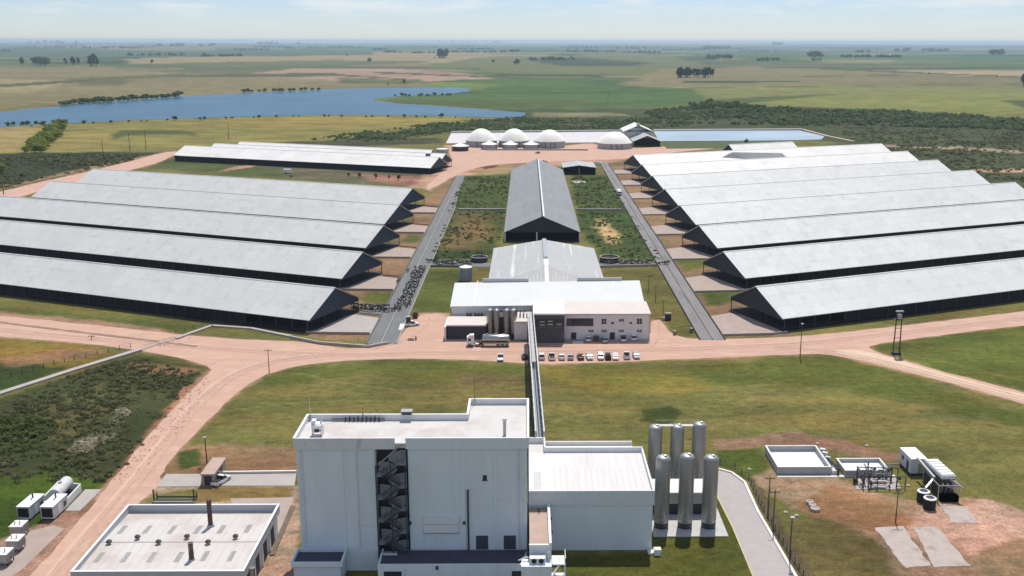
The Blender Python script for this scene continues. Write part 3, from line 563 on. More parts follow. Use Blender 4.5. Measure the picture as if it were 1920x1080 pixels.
# vent box on the lone shed's roof and dormer on the hindmost right barn
p_ = at(803, 291, 9)
vt = thing('roof_vent', 'small dark box on the white roof of the lone left shed', 'vent', p_[0], p_[1], 8.2)
obj('housing', MB().box(p_[0]-1.6, p_[0]+1.6, p_[1]-1.6, p_[1]+1.6, 7.0, 10.2), steel_d, vt); obj('cap', MB().box(p_[0]-1.9, p_[0]+1.9, p_[1]-1.9, p_[1]+1.9, 10.2, 10.5), steel, vt)
p_ = at(1462, 296, 9.5)
dm = thing('roof_dormer', 'small gabled cross roof set into the hindmost right barn roof', 'roof', p_[0], p_[1], 0)
obj('dormer_roof', MB().add([(p_[0]-27, p_[1]-1, 9.4), (p_[0]+7, p_[1]-6, 8.0), (p_[0], p_[1]-5, 13.4), (p_[0]-34, p_[1]+1, 13.4), (p_[0]-7, p_[1]-4, 8.0), (p_[0]-41, p_[1]+3, 9.4)], [(0, 1, 2, 3), (3, 2, 4, 5)]), roof_l, dm)
obj('gable_panel', MB().add([(p_[0]+6.5, p_[1]-5.5, 8.0), (p_[0]-6.5, p_[1]-3.5, 8.0), (p_[0]-.3, p_[1]-4.5, 13.1), (p_[0]+6.5, p_[1]-4.9, 8.0), (p_[0]-6.5, p_[1]-2.9, 8.0), (p_[0]-.3, p_[1]-3.9, 13.1)], [(0, 1, 2), (5, 4, 3), (0, 3, 4, 1), (1, 4, 5, 2), (2, 5, 3, 0)]), gable_r, dm)
p_ = at(1368, 272, 11)
barn(p_[0], p_[1], A_, 60, roof_w, gable_r, -1, 'white ridged shed peeking over the back of the right barn row', 'cow barns right of the lanes', posts=False, hw=12)

# ------------------------------------------------------------------ lanes and pads
struct('cow_lane', MB().flat([(-49.0, 297), (-40.0, 297), (-40.0, 560), (-42.2, 640), (-42.6, 694), (-48.3, 694)], .10), conc_d)
struct('cow_lane', MB().flat([(53.7, 301), (61.3, 301), (61.3, 780), (55.5, 780)], .10), conc_g)
def kerb(name, pts, wd, ht, m): 
    mb = MB()
    for a, b_ in zip(pts[:-1], pts[1:]): mb.beam((a[0], a[1], ht/2), (b_[0], b_[1], ht/2), wd, ht)
    return struct(name, mb, m)
kerb('lane_kerb', [(-49.15, 297), (-49.15, 690)], .25, .5, conc_d); kerb('lane_kerb', [(-44.6, 297), (-45.3, 640)], .22, .5, conc)
kerb('lane_kerb', [(-39.85, 297), (-39.85, 560)], .25, .45, conc); kerb('lane_kerb', [(53.55, 301), (55.3, 770)], .25, .6, wall_d)
kerb('lane_kerb', [(57.6, 301), (58.2, 770)], .2, .4, conc_g); kerb('lane_kerb', [(61.45, 301), (61.45, 770)], .25, .6, wall_d)
for k in range(5):
    o = 57.6*k
    struct('concrete_pad', MB().flat([(-69.5, 309+o), (-66.5, 308.6+o), (-49.4, 308+o), (-49.4, 327+o), (-58, 331.5+o), (-61.5, 330+o)], .07), pad_m if k else conc)
    kerb('pad_kerb', [(-70, 309.2+o), (-66, 308.2+o), (-49.6, 307.5+o)], .3, .8, pad_m)
    kerb('pad_kerb', [(-57, 333+o), (-49.6, 330.5+o)], .2, .5, pad_m)
for k in range(8):
    o = 56.7*k
    struct('concrete_pad', MB().flat([(82.5, 309+o), (77, 307.3+o), (61.8, 306+o), (61.8, 329+o), (69, 333+o), (73, 330+o)], .07), pad_m)
    kerb('pad_kerb', [(82.8, 308.9+o), (77, 306.8+o), (61.8, 305.5+o)], .3, .7, conc)
cw = MB().flat([(-40, 406.5), (-14, 405.5), (-14, 413.5), (-40, 414.5)], .09); struct('cattle_walkway', cw, conc_d)
struct('cattle_walkway', MB().flat([(28, 404.5), (53.6, 407.5), (53.6, 413.5), (28, 412)], .09), conc_d)
struct('cattle_walkway', MB().flat([(-57.5, 331.8), (-49.3, 329.5), (-40, 329.5), (-40, 335.5), (-49.3, 336), (-57, 337)], .12), conc_d)
kerb('walkway_wall', [(28, 404.2), (53.4, 407.2)], .5, 1.0, conc); kerb('walkway_wall', [(-39.6, 406.2), (-26, 405.4)], .3, .8, conc_d)
p1, p2, p3 = at(860, 394), at(948, 394), at(1080, 394); p4 = at(1166, 394)
kerb('field_wall', [p1, p2], 1.2, .9, conc); kerb('field_wall', [p3, p4], 1.0, .8, conc)
# low wall and white channel leading off to the left
ch = [at(*q) for q in [(-200, 800), (0, 739), (140, 694), (262, 657)]]
kerb('concrete_channel', ch, 2.0, .45, conc); ch2 = [at(*q) for q in [(330, 636), (398, 612), (470, 617), (545, 632)]]
kerb('concrete_channel', ch2, 1.3, .5, conc); kerb('concrete_channel', [at(262, 657), at(296, 644), at(330, 636)], 1.8, .2, pad_m); kerb('retaining_wall', [at(*q) for q in [(545, 634), (600, 645), (690, 652), (728, 645)]], .7, .8, conc)

# ------------------------------------------------------------------ central barn, milking hall, dairy front building
t = thing('central_barn', 'long dull grey roofed barn on the farm axis behind the milking hall', 'barn', 7, 457, 0)
X0, X1, XM, Y0, Y1, EV, RG = -10.6, 24.6, 7.0, 460, 692, 4.6, 12.0
for s, xa in ((0, X0), (1, X1)):
    obj('roof', MB().add([(xa, Y0-1.2, EV), (xa, Y1, EV), (XM, Y1, RG), (XM, Y0-1.2, RG)]+[(xa, Y0-1.2, EV-.2), (xa, Y1, EV-.2), (XM, Y1, RG-.2), (XM, Y0-1.2, RG-.2)], [(0, 1, 2, 3), (7, 6, 5, 4), (0, 3, 7, 4), (1, 5, 6, 2), (0, 4, 5, 1)]), roof_d, t)
obj('ridge_vent', MB().box(XM-.35, XM+.35, Y0-1, Y1, RG-.1, RG+.18), wall_d, t)
obj('ridge_cap', MB().box(XM+.36, XM+1.0, Y0-1, Y1, RG-.25, RG+.12), white, t)
for yg in (Y0, Y1-.5):
    obj('gable_panel', MB().add([(X0+.3, yg, EV-.3), (X1-.3, yg, EV-.3), (X1-.3, yg, EV-.1), (XM, yg, RG-.3), (X0+.3, yg, EV-.1), (X0+.3, yg+.15, EV-.3), (X1-.3, yg+.15, EV-.3), (X1-.3, yg+.15, EV-.1), (XM, yg+.15, RG-.3), (X0+.3, yg+.15, EV-.1)], [(0, 1, 2, 3, 4), (9, 8, 7, 6, 5), (0, 5, 6, 1), (2, 7, 8, 3), (3, 8, 9, 4)]), gable_r, t)
obj('floor', MB().box(X0, X1, Y0, Y1, .02, .14), floor_m, t)
for x in (X0+.4, 4.5, X1-.4): obj('post', MB().box(x-.3, x+.3, Y0-.2, Y0+.4, 0, EV-.2), conc_w, t)
for k in range(1, 20):
    for x in (X0+.3, X1-.3): obj('post', MB().box(x-.15, x+.15, Y0+k*12-.15, Y0+k*12+.15, 0, EV-.2), steel, t)
for s in (-1, 1): obj('side_curtain', MB().box(*(sorted((XM+s*17.3, XM+s*17.2))), Y0+.5, Y1-1, .1, EV-1.2), wall_d, t)

t = thing('milking_hall', 'zinc roofed milking hall with pale ribs behind the dairy front building', 'building', 7, 355, 0)
X0, X1, XM, Y0, Y1, EV, RG, HP = -13.8, 27.6, 7.0, 344.6, 410, 7.0, 10.6, 15.0
for xa in (X0, X1):
    obj('roof', MB().add([(xa, Y0, EV), (xa, Y1, EV), (XM, Y1, RG), (XM, Y0+HP, RG), (xa, Y0, EV-.25), (xa, Y1, EV-.25), (XM, Y1, RG-.25), (XM, Y0+HP, RG-.25)], [(0, 1, 2, 3), (7, 6, 5, 4), (0, 4, 5, 1), (1, 5, 6, 2), (0, 3, 7, 4)]), roof_p, t)
obj('hip_roof', MB().add([(X0, Y0, EV), (X1, Y0, EV), (XM, Y0+HP, RG)], [(0, 1, 2)]), mat('hip_sheet', (.36, .36, .345), .65, var=.06, scale=.2), t)
obj('ridge_vent', MB().box(XM-.8, XM+.8, 372, 408, RG-.15, RG+.9), steel, t)
obj('ridge_vent', MB().box(XM-.9, XM+.9, Y0+HP, 371.5, RG-.3, RG+.25).add([(XM-.7, Y0+.3, EV+.15), (XM+.7, Y0+.3, EV+.15), (XM+.7, Y0+HP, RG+.2), (XM-.7, Y0+HP, RG+.2)], [(0, 1, 2, 3)]), roof_w, t)
obj('wall', MB().box(X0+.3, X1-.3, Y0+.2, Y1-.3, 0, EV-.3), wall_k, t)
obj('gable_wall', MB().add([(X0+.3, Y1-.2, EV-.4), (X1-.3, Y1-.2, EV-.4), (XM, Y1-.2, RG-.3)], [(0, 1, 2)]), roof_w, t)
skl = MB()
for k in range(30):
    x = X0+1.5+k*1.32
    if abs(x-XM) < 1.3: continue
    top = HP*(1-abs(x-XM)/(XM-X0)); ln_ = max(1.5, top*(.62+.16*math.sin(k*2.3))); zh = lambda y_: EV+(RG-EV)*(y_-Y0)/HP+.04
    skl.add([(x, Y0+.3, zh(Y0+.3)), (x+.28, Y0+.3, zh(Y0+.3)), (x+.28, Y0+ln_, zh(Y0+ln_)), (x, Y0+ln_, zh(Y0+ln_))], [(0, 1, 2, 3)])
obj('roof_ribs', skl, mat('rib_sheet', (.46, .46, .44), .5, var=.06), t)
for s, xa in ((-1, X0), (1, X1)):
    hub = MB().lathe([(1.6, 0), (1.6, 3.6), (.9, 4.6), (.2, 4.8)], xa+s*1.4, 363, 14); obj('vent_hood', hub, white, t, True)

t = thing('dairy_building', 'wide white roofed dairy front building with office wing facing the car park', 'building', 6, 302, 0)
rs = MB().add([(-24.6, 313.5, 7.6), (37.6, 313.5, 8.3), (39.2, 343.5, 9.0), (-25.2, 343.5, 8.2), (-24.6, 313.5, 7.2), (37.6, 313.5, 7.9), (39.2, 343.5, 8.6), (-25.2, 343.5, 7.8)], [(0, 1, 2, 3), (7, 6, 5, 4), (0, 4, 5, 1), (1, 5, 6, 2), (2, 6, 7, 3), (3, 7, 4, 0)])
obj('roof', rs, mat('roof_sheet_clean', (0.59, 0.60, 0.57), .5, var=.05, scale=.15, streak=((.56, .56, .54), .8, (1, .05, 1), .55, .75)), t)
obj('wall', MB().box(-24.2, 37.0, 314, 343, 0, 7.2), wall_k, t)
obj('roof_upstand', MB().box(-15.5, .5, 343.6, 344.4, 7.8, 9.6), steel, t); obj('roof_upstand', MB().box(17.5, 33, 343.6, 344.4, 7.8, 9.9), steel, t)
for x in (-17.3, 29.5): obj('roof_seam', MB().add([(x, 313.6, 8.0), (x+.3, 313.6, 8.0), (x+.3, 343.4, 8.95), (x, 343.4, 8.95)], [(0, 1, 2, 3)]), white, t)
# left annex, open dock's shade painted as a solid dark block, dusty flat roof
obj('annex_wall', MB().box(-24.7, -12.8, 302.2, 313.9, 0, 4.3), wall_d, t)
obj('annex_roof', MB().box(-25.0, -12.6, 301.7, 313.8, 4.3, 4.7), roof_pk, t)
obj('side_wall', MB().box(-25.6, -25.05, 301.2, 313, 0, 4.2), conc_w, t)
obj('annex_wall', MB().box(-4.0, 1.7, 301.6, 313.9, 0, 5.6), wall_k, t); obj('annex_roof', MB().box(-4.2, 1.8, 301.3, 313.8, 5.6, 5.95), roof_pk, t)
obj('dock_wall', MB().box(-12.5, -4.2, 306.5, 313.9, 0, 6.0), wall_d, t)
# dark entrance block
obj('entrance_wall', MB().box(1.9, 11.4, 298.1, 314, 0, 8.9), mat('entrance_wall', (0.085, 0.08, 0.085), .6, var=.2, scale=.4), t)
obj('entrance_roof', MB().box(1.8, 11.5, 298.0, 315.2, 8.9, 9.4), mat('bright_roof', (0.80, 0.80, 0.77), .5, var=.03, scale=.3), t)
obj('entrance_glazing', MB().box(2.8, 10.9, 297.95, 298.12, 4.6, 7.4), glass_m, t)
gl = MB()
for x in (2.8, 5.4, 8.1, 10.8): gl.box(x, x+.14, 297.85, 297.97, 4.5, 7.5)
gl.box(2.8, 10.9, 297.83, 297.96, 4.4, 4.55); obj('glazing_frame', gl, steel_d, t)
for x, z in ((3.9, 6.6), (3.9, 5.6), (6.3, 6.8), (6.3, 5.8), (9.0, 5.8)): obj('sun_blind', MB().box(x, x+1.5, 297.9, 297.96, z, z+.35), steel, t)
# two storey office wing
obj('office_wall', MB().box(11.5, 38.0, 301.4, 313.4, 0, 8.1), wall_k, t)
obj('office_roof', MB().add([(11.55, 301.1, 8.1), (38.2, 301.1, 8.1), (38.2, 314.4, 8.6), (11.55, 314.4, 8.6), (11.55, 301.1, 8.45), (38.2, 301.1, 8.45), (38.2, 314.4, 9.0), (11.55, 314.4, 9.0)], [(3, 2, 1, 0), (4, 5, 6, 7), (0, 1, 5, 4), (1, 2, 6, 5), (2, 3, 7, 6), (3, 0, 4, 7)]), roof_pk, t)
obj('band_window', MB().box(12.2, 20.4, 301.3, 301.42, 4.7, 6.9), glass_m, t)
fw = MB()
for x in (12.2, 14.2, 16.3, 18.3, 20.3): fw.box(x, x+.12, 301.22, 301.32, 4.65, 6.95)
fw.box(12.1, 20.5, 301.2, 301.3, 4.5, 4.66); obj('window_frame', fw, steel_d, t)
def win(x, z, wd, ht, mull=True):
    f = obj('window', MB().box(x, x+wd, 301.33, 301.43, z, z+ht), glass_m, t)
    fr2 = MB().box(x-.08, x+wd+.08, 301.28, 301.4, z-.1, z).box(x-.08, x+wd+.08, 301.28, 301.4, z+ht, z+ht+.08)
    if mull: fr2.box(x+wd/2-.04, x+wd/2+.04, 301.28, 301.36, z, z+ht).box(x, x+wd, 301.29, 301.35, z+ht*.5, z+ht*.5+.07)
    obj('frame', fr2, wall_k, f)
win(23.0, 5.1, 1.5, 1.7); win(33.9, 5.1, 1.6, 1.7); win(28.3, 5.9, 1.6, .8); win(26.0, 5.1, .8, .7, False); win(31.7, 5.1, .7, .7, False)
for x in (19.0, 23.1, 28.4, 34.0): win(x, 2.5, 1.5, .8)
for x in (13.6, 25.6): obj('door', MB().box(x, x+1.6, 301.34, 301.44, 0, 2.4), wall_d, t)
obj('downpipe', MB().tube((37.9, 301.25, 0), (37.9, 301.25, 8.1), .08), steel, t)
struct('pavement', MB().box(11.5, 38.2, 299.4, 301.38, .05, .16), conc); struct('pavement', MB().box(14.0, 17.2, 297.0, 299.38, .05, .15), conc_w)
# milk silos at the dock
def silo(label, x, y, r, h, group, m, leg=1.2, skirt=True):
    s_ = thing('milk_silo', label, 'silo', x, y, 0, group)
    obj('tank', MB().lathe([(r*.55, leg*.45), (r, leg), (r, h-.5*r), (r*.95, h-.28*r), (r*.8, h-.08*r), (r*.5, h+.06*r), (.12*r, h+.12*r)], x, y, 28), m, s_, True)
    for z in np.linspace(leg+.6, h-r*.5, 4): obj('weld_band', MB().lathe([(r*1.0, z), (r*1.015, z+.03), (r*1.015, z+.11), (r*1.0, z+.14)], x, y, 28, False), m, s_, True)
    obj('skirt', MB().lathe([(r*.96, 0), (r*.96, leg*.96)], x, y, 24), steel_d, s_)
    obj('top_hatch', MB().lathe([(r*.24, h), (r*.24, h+.35), (.05, h+.42)], x+r*.2, y-r*.2, 12), steel, s_)
    obj('manway', MB().tube((x, y-r-.12, leg+1.1), (x, y-r+.1, leg+1.1), .32, n=12), steel, s_)
    return s_
for i, x in enumerate((-11.6, -9.5, -6.4, -4.3)):
    silo(['slim milk silo at the left end of the loading dock row', 'second slim milk silo from the dock wall, behind the tanker', 'third slim milk silo behind the tanker, right of the gap', 'slim milk silo at the right end of the loading dock row'][i], x, 303.8, 1.0, 9.2, 'milk silos at the dairy dock', inox_r)
rp = MB()
for x in (-19, -18, -16.5, -15.5, -14.5): rp.lathe([(.45, 4.7), (.45, 5.3), (.15, 5.7)], x, 312.5, 10)
ru = thing('roof_ventilator', 'row of small dark roof ventilators along the annex roof back edge', 'ventilator', -17, 312.5, 4.7); obj('ventilator_heads', rp, steel_d, ru)
pm_ = thing('pipe_manifold', 'dark vertical pipes on the dusty roof right of the dock silos', 'pipes', -1.5, 309, 5.95)
for k in range(4): obj('pipe', MB().path([(-3.2+k*1.1, 306, 6), (-3.2+k*1.1, 306, 8.2), (-3.2+k*1.1, 312, 8.2)], .13), steel_d, pm_)
# round tank behind the building
t = thing('water_tank', 'grey cylindrical tank with pale conical lid beside the milking hall', 'tank', -23.7, 383, 0)
obj('tank_wall', MB().lathe([(2.4, 0), (2.4, 5.0)], -23.7, 383, 28), mat('tank_bluegrey', (.30, .34, .37), .45, .3, var=.08, scale=.4), t, True); obj('lid', MB().lathe([(2.5, 5.0), (2.5, 5.15), (.2, 5.9)], -23.7, 383, 28), roof_w, t, True)
for cx_, r_, lab, rimm in ((-20.0, 3.4, 'round open slurry tank with dark mixer mast left of the milking hall', steel), (34.6, 4.0, 'round open slurry tank with pinkish rim right of the milking hall', mat('rim_pink', (.5, .36, .33), .7, var=.1))):
    t = thing('slurry_tank', lab, 'tank', cx_, 414, 0)
    obj('tank_wall', MB().lathe([(r_, 0), (r_, 2.0), (r_-.25, 2.0), (r_-.25, .5)], cx_, 416.5, 26, False), wall_d, t)
    obj('rim', MB().lathe([(r_-.3, 2.0), (r_+.12, 2.0), (r_+.12, 2.2), (r_-.3, 2.2), (r_-.3, 2.0)], cx_, 416.5, 26, False), rimm, t)
    obj('slurry', MB().flat([(cx_+(r_-.25)*math.cos(k*.3142), 416.5+(r_-.25)*math.sin(k*.3142)) for k in range(20)], 1.5), black_m, t)
    obj('mixer_mast', MB().tube((cx_+.8, 417.5, 1.2), (cx_+.8, 417.5, 4.6), .18).beam((cx_-r_, 416.5, 2.3), (cx_+r_, 416.5, 2.3), .4, .12), steel_d, t)

# ------------------------------------------------------------------ drying tower
def ring(mb, x0, x1, y0, y1, z0, z1, th):
    return mb.box(x0, x1, y0, y0+th, z0, z1).box(x0, x1, y1-th, y1, z0, z1).box(x0, x0+th, y0+th, y1-th, z0, z1).box(x1-th, x1, y0+th, y1-th, z0, z1)
TY, TF, TT = 160.8, 22.9, 24.8
t = thing('drying_tower', 'tall windowless pale tower block with a dark stair recess in its front', 'tower', -20, 165, 0)
obj('wall', MB().box(-39.2, -25.9, TY, 171.6, 0, TF), wall_w, t)
obj('wall', MB().box(-20.3, -.02, TY, 171.6, 0, TF), wall_w, t)
obj('recess_wall', MB().box(-25.9, -20.3, TY+2.6, 171.6, 0, TF), mat('recess_shade', (.07, .075, .085), .7, var=.2, scale=.5), t)  # dark interior of the recess painted into its back wall
obj('wall', MB().box(-10.5, -.05, 171.6, 179.6, 0, TF), wall_w, t)
obj('fascia', MB().box(-39.5, -22.4, TY-.3, TY+.0, TF-.1, TT), wall_f, t)
obj('fascia', MB().box(-20.6, .05, TY-.3, TY+.0, TF-.1, TT), wall_w, t)
obj('fascia', MB().box(-39.5, -39.2, TY+.0, 171.9, TF-.1, TT), wall_w, t)
par = MB().box(-39.2, -10.55, 171.6, 171.9, TF, TT).box(-10.85, -10.55, 171.9, 179.6, TF, TT).box(-10.85, .2, 179.6, 179.9, TF, TT).box(-.02, .28, TY, 179.6, TF, TT)
obj('parapet', par, white, t)
obj('coping', MB().box(-39.6, -10.5, 171.55, 171.98, TT, TT+.07).box(-10.92, -10.48, 171.98, 179.5, TT, TT+.07).box(-10.92, .34, 179.55, 179.98, TT, TT+.07).box(-.08, .34, TY-.3, 179.55, TT, TT+.07).box(-39.6, -39.15, TY-.3, 171.55, TT, TT+.07), white, t)
obj('roof_deck', MB().prism([(-39.2, TY), (-.05, TY), (-.05, 179.6), (-10.5, 179.6), (-10.5, 171.6), (-39.2, 171.6)], TF, 23.75), roof_b, t)
pil = MB()
for x in (-31.6, -39.0, -26.0): pil.box(x-.25 if x != -39.0 else x, x+.25, TY-.1, TY, 4, TF-.1)
obj('pilaster', pil, wall_w, t)
pil = MB()
for x, wd in ((-20.1, .25), (-11.4, .75), (-5.7, .55), (-.55, .4)): pil.box(x, x+wd, TY-.1, TY, 4, TF-.1)
pil.box(-15.9, -15.5, TY-.08, TY, 4, 7.2); obj('pilaster', pil, wall_w, t)
jn = MB()
for z in (8.6, 13.2, 17.9):
    for xa, xb in ((-38.6, -31.9), (-31.3, -26.1), (-19.8, -11.5), (-10.6, -5.8), (-5.1, -.6)): jn.box(xa, xb, TY-.012, TY, z, z+.05)
obj('panel_joint', jn, wall_f, t)
for x in (-38.3, -29.0, -1.4): obj('downpipe', MB().tube((x, TY-.14, 4.2), (x, TY-.14, TF-.1), .07), wall_f, t)
obj('cable_tray', MB().box(-25.95, -25.8, TY-.12, TY-.0, 4.2, TF-.2), steel, t)
obj('wall_panel', MB().box(-17.9, -11.9, TY-.25, TY-.02, 7.3, 10.3), mat('panel_white', (.70, .71, .70), .5, var=.04), t)
obj('panel_joint', MB().box(-17.9, -11.9, TY-.27, TY-.25, 8.85, 8.92).box(-18, -11.8, TY-.3, TY-.0, 7.15, 7.29), steel, t)
for x in (-8.9, -4.1): obj('door', MB().box(x, x+2.1, TY-.06, TY+.02, 4.0, 6.6), dull_blue, t)
wi = obj('window', MB().box(-7.6, -6.9, TY-.05, TY+.02, 17.0, 17.9), glass_m, t); obj('frame', MB().box(-7.7, -6.8, TY-.08, TY, 16.85, 17.0), steel_d, wi)
obj('downpipe', MB().tube((-10.2, TY-.2, 4), (-10.2, TY-.2, 15.3), .16), steel_d, t)
for x in (-20.2, -10.9): obj('wall_lamp', MB().box(x-.2, x+.2, TY-.5, TY-.1, 8.9, 9.4), steel_d, t)
st = bpy.data.objects.new('staircase', bpy.data.meshes.new('staircase')); 
sm = MB()
for x in (-25.6, -23.1, -20.6): sm.box(x-.09, x+.09, TY-1.75, TY-1.57, 0, 20.5)
for x in (-25.6, -20.6): sm.box(x-.08, x+.08, TY+2.3, TY+2.46, 0, 20.5)
stair = obj('staircase', sm, steel_d, t)
tread = mat('stair_plate', (0.34, 0.35, 0.37), .5, .3, var=.15, scale=1.2)
nfl = 9
for k in range(nfl):
    z0 = 1.6+k*2.1; z1 = z0+2.1; s = 1 if k % 2 == 0 else -1; y0 = TY-1.5 if s > 0 else TY-.35
    xa, xb = (-24.5, -21.7) if s > 0 else (-21.7, -24.5)
    f = MB()
    for j in range(10):
        x = xa+(xb-xa)*j/10; x2 = xa+(xb-xa)*(j+1)/10; z = z0+(z1-z0)*(j+1)/10
        f.box(min(x, x2), max(x, x2), y0, y0+1.0, z-.22, z)
    lx = (xb, xb+1.1) if s > 0 else (xb-1.1, xb)
    f.box(lx[0], lx[1], TY-1.5, TY+.75, z1-.1, z1)
    # curved soffit screen hung behind each turn
    ex = -20.75 if s > 0 else -25.45; arc = [(ex-s*3.1*math.cos(math.pi*(j/12-.5)), z1+.1+1.45*math.sin(math.pi*(j/12-.5))) for j in range(13)]
    f.add([(x, TY+1.25, z) for x, z in arc]+[(x, TY+1.35, z) for x, z in arc], [tuple(range(13)), tuple(range(25, 12, -1))]+[(j, 13+j, 14+j, j+1) for j in range(12)])
    fl_ = obj('stair_flight', f, tread, stair)
    r_ = MB(); r_.beam((xa, y0-.05, z0-.1), (xb, y0-.05, z1-.1), .1, .3).beam((xa, y0, z0+1.1), (xb, y0, z1+1.1), .09, .09).beam((xa, y0, z0+.6), (xb, y0, z1+.6), .06, .06)
    for j in range(4):
        q_ = j/3; r_.beam((xa+(xb-xa)*q_, y0, z0+(z1-z0)*q_), (xa+(xb-xa)*q_, y0, z0+(z1-z0)*q_+1.1), .05, .05)
    obj('hand_rail', r_, steel_d, stair)
obj('hand_rail', MB().beam((-25.4, TY-.05, 19.9), (-21.3, TY-.05, 23.6), .16, .2).beam((-25.4, TY-.05, 18.9), (-21.3, TY-.05, 22.6), .1, .1), steel, stair)
# things on the tower roof
t = thing('roof_fan', 'white fan unit standing on the left end of the tower roof', 'fan unit', -36.2, 164.6, 23.75)
x, y, z = -36.2, 164.6, 23.75
fr_m = MB()
for a, b_ in ((-.8, -.8), (.8, -.8), (.8, .8), (-.8, .8)): fr_m.beam((x+a, y+b_, z), (x+a*.9, y+b_*.9, z+1.3), .14, .14)
obj('frame', fr_m, steel, t); obj('housing', MB().lathe([(.9, z+.9), (1.05, z+1.1), (1.05, z+2.0), (.7, z+2.3)], x, y, 18), white, t, True)
obj('outlet', MB().box(x-.9, x-.2, y-.6, y+.6, z+2.1, z+2.8).tube((x+.5, y, z+2), (x+.9, y+.3, z+3.4), .16), white, t); obj('motor', MB().tube((x-.3, y-.9, z+1.2), (x+.5, y-.9, z+1.2), .35, n=10), steel_d, t)
t = thing('roof_chimney', 'short pale flue pipe with cowl on the right part of the tower roof', 'chimney', -3.9, 164.2, 23.75)
obj('flue', MB().tube((-3.9, 164.2, 23.7), (-3.9, 164.2, 26.6), .28, n=12), mat('flue_grey', (.45, .42, .40), .5, .3, var=.2), t, True); obj('cowl', MB().lathe([(.38, 26.5), (.38, 26.95), (.08, 27.1)], -3.9, 164.2, 12), white, t, True)
t = thing('roof_unit', 'small grey box on the tower back parapet', 'roof unit', -21.6, 171.7, 24.8); obj('casing', MB().box(-22.4, -20.8, 171.2, 172.3, 24.88, 25.5), steel_d, t); obj('lid', MB().box(-22.6, -20.6, 171.0, 172.4, 25.5, 25.62), steel, t)
t = thing('pipe_rack', 'dark low pipes along the inside of the tower back parapet', 'pipes', -29, 171, 23.75)
pk = MB()
for k in range(9): pk.tube((-32.5+k*.75, 171.0, 23.75), (-32.5+k*.75, 171.0, 24.6+.15*(k % 2)), .14)
pk.tube((-35, 171.1, 24.2), (-25.5, 171.1, 24.2), .1); obj('pipes', pk, steel_d, t)
for x, y, z, h_, lab in ((-38.9, 171.5, 24.8, 3.2, 'thin white antenna mast on the back left corner of the tower roof'), (-9.8, 179.6, 24.8, 4.4, 'thin dark antenna mast on the raised back part of the tower roof'), (-29.5, 171.7, 24.8, 1.5, 'short thin antenna above the middle of the tower back parapet')):
    t = thing('antenna', lab, 'antenna', x, y, z); obj('mast', MB().tube((x, y, z-.5), (x, y, z+h_), .05, .03), white if x < -30 else steel_d, t); obj('base', MB().box(x-.15, x+.15, y-.15, y+.15, z-.6, z+.12), steel, t)
# low front annexes
t = thing('loading_annex', 'low pale annex across the foot of the tower with tower shade painted on its flat roof', 'building', -12, 155, 0)
obj('wall', MB().box(-25.2, 3.8, 154.9, 155.3, 0, 4.3), wall_w, t); obj('roof', MB().box(-25.2, .2, 155.3, TY-.32, 3.6, 4.0), dull_blue, t); obj('side_wall', MB().box(-25.2, -24.9, 155.3, TY-.32, 4.0, 4.3), wall_w, t)  # tower's shadow put into the roof colour
wj = MB()
for x in (-20.6, -15, -10.0, -5.2): wj.box(x, x+.12, 154.82, 154.9, 0, 4.2)
obj('panel_joint', wj, wall_f, t)
for x in (-24.2, -2.6): obj('window', MB().box(x, x+3.0, 154.83, 154.91, 1.7, 3.1), glass_m, t)
obj('wall_lamp', MB().box(-15.4, -15, 154.5, 154.9, 3.6, 4.1), steel_d, t)
t = thing('entry_canopy', 'lean-to with painted shade on its flat roof and a white rim at the left foot of the tower', 'building', -35, 158, 0)
obj('roof', MB().box(-39.7, -31.4, 155.6, TY-.32, 3.5, 3.9), dull_blue, t); ring(rm := MB(), -39.9, -31.2, 155.3, TY-.3, 3.7, 4.6, .3); obj('parapet', rm, wall_w, t)  # lean-to roof colour holds the shade at the tower foot
obj('wall', MB().box(-39.5, -31.6, 155.7, TY-.35, 0, 3.5), wall_w, t)
# stainless vessel under the stair
t = thing('foot_vessel', 'short horizontal steel vessel at the foot of the tower stair', 'vessel', -23.5, 159.5, 0)
obj('vessel', MB().tube((-25.0, 159.4, 3.6), (-22.4, 159.4, 3.6), .75, n=16), steel, t, True); obj('saddle', MB().box(-24.6, -24.2, 158.8, 160, 0, 3.3).box(-23.1, -22.7, 158.8, 160, 0, 3.3), steel_d, t)
# ------------------------------------------------------------------ extension hall with terrace
t = thing('process_hall', 'lower pale hall joined to the right of the tower with ribbed roof', 'building', 12, 170, 0)
obj('wall', MB().box(.3, 22.6, 167.8, 187, 0, 9.2), mat('hall_panel', (.64, .69, .69), .55, var=.06, scale=.3, stretch=(1, 1, .2)), t)
obj('fascia', MB().box(.29, 22.85, 167.5, 167.82, 9.0, 11.8), mat('hall_fascia', (.60, .64, .64), .55, var=.06, scale=.4), t)
obj('fascia', MB().box(22.55, 22.87, 167.82, 187.3, 9.0, 11.8), wall_w, t)
obj('roof', MB().box(.3, 22.55, 167.82, 187, 9.2, 11.0), mat('hall_roof', (.62, .60, .56), .55, var=.06, scale=.2, streak=((.56, .52, .50), 1.4, (1, .04, 1), .5, .66)), t)
obj('roof', MB().box(.3, 3.3, 187, 191.6, 9.2, 11.0), roof_b, t)
obj('parapet', MB().box(3.6, 22.87, 187, 187.35, 10.5, 12.0).box(3.3, 3.6, 187, 191.9, 10.5, 12.2).box(.3, 3.3, 191.6, 191.9, 10.5, 12.2), white, t)
obj('back_roof', MB().box(3.6, 21.3, 187.35, 192.4, 9.5, 10.2), white, t)
obj('back_parapet', MB().box(3.6, 21.3, 192.4, 192.8, 9.6, 11.0), conc_w, t)
obj('rib_patch', MB().box(1.2, 2.6, 170, 177.5, 11.0, 11.02), mat('patch_grey', (.50, .50, .49), .6, var=.1, scale=1), t)
rb = MB()
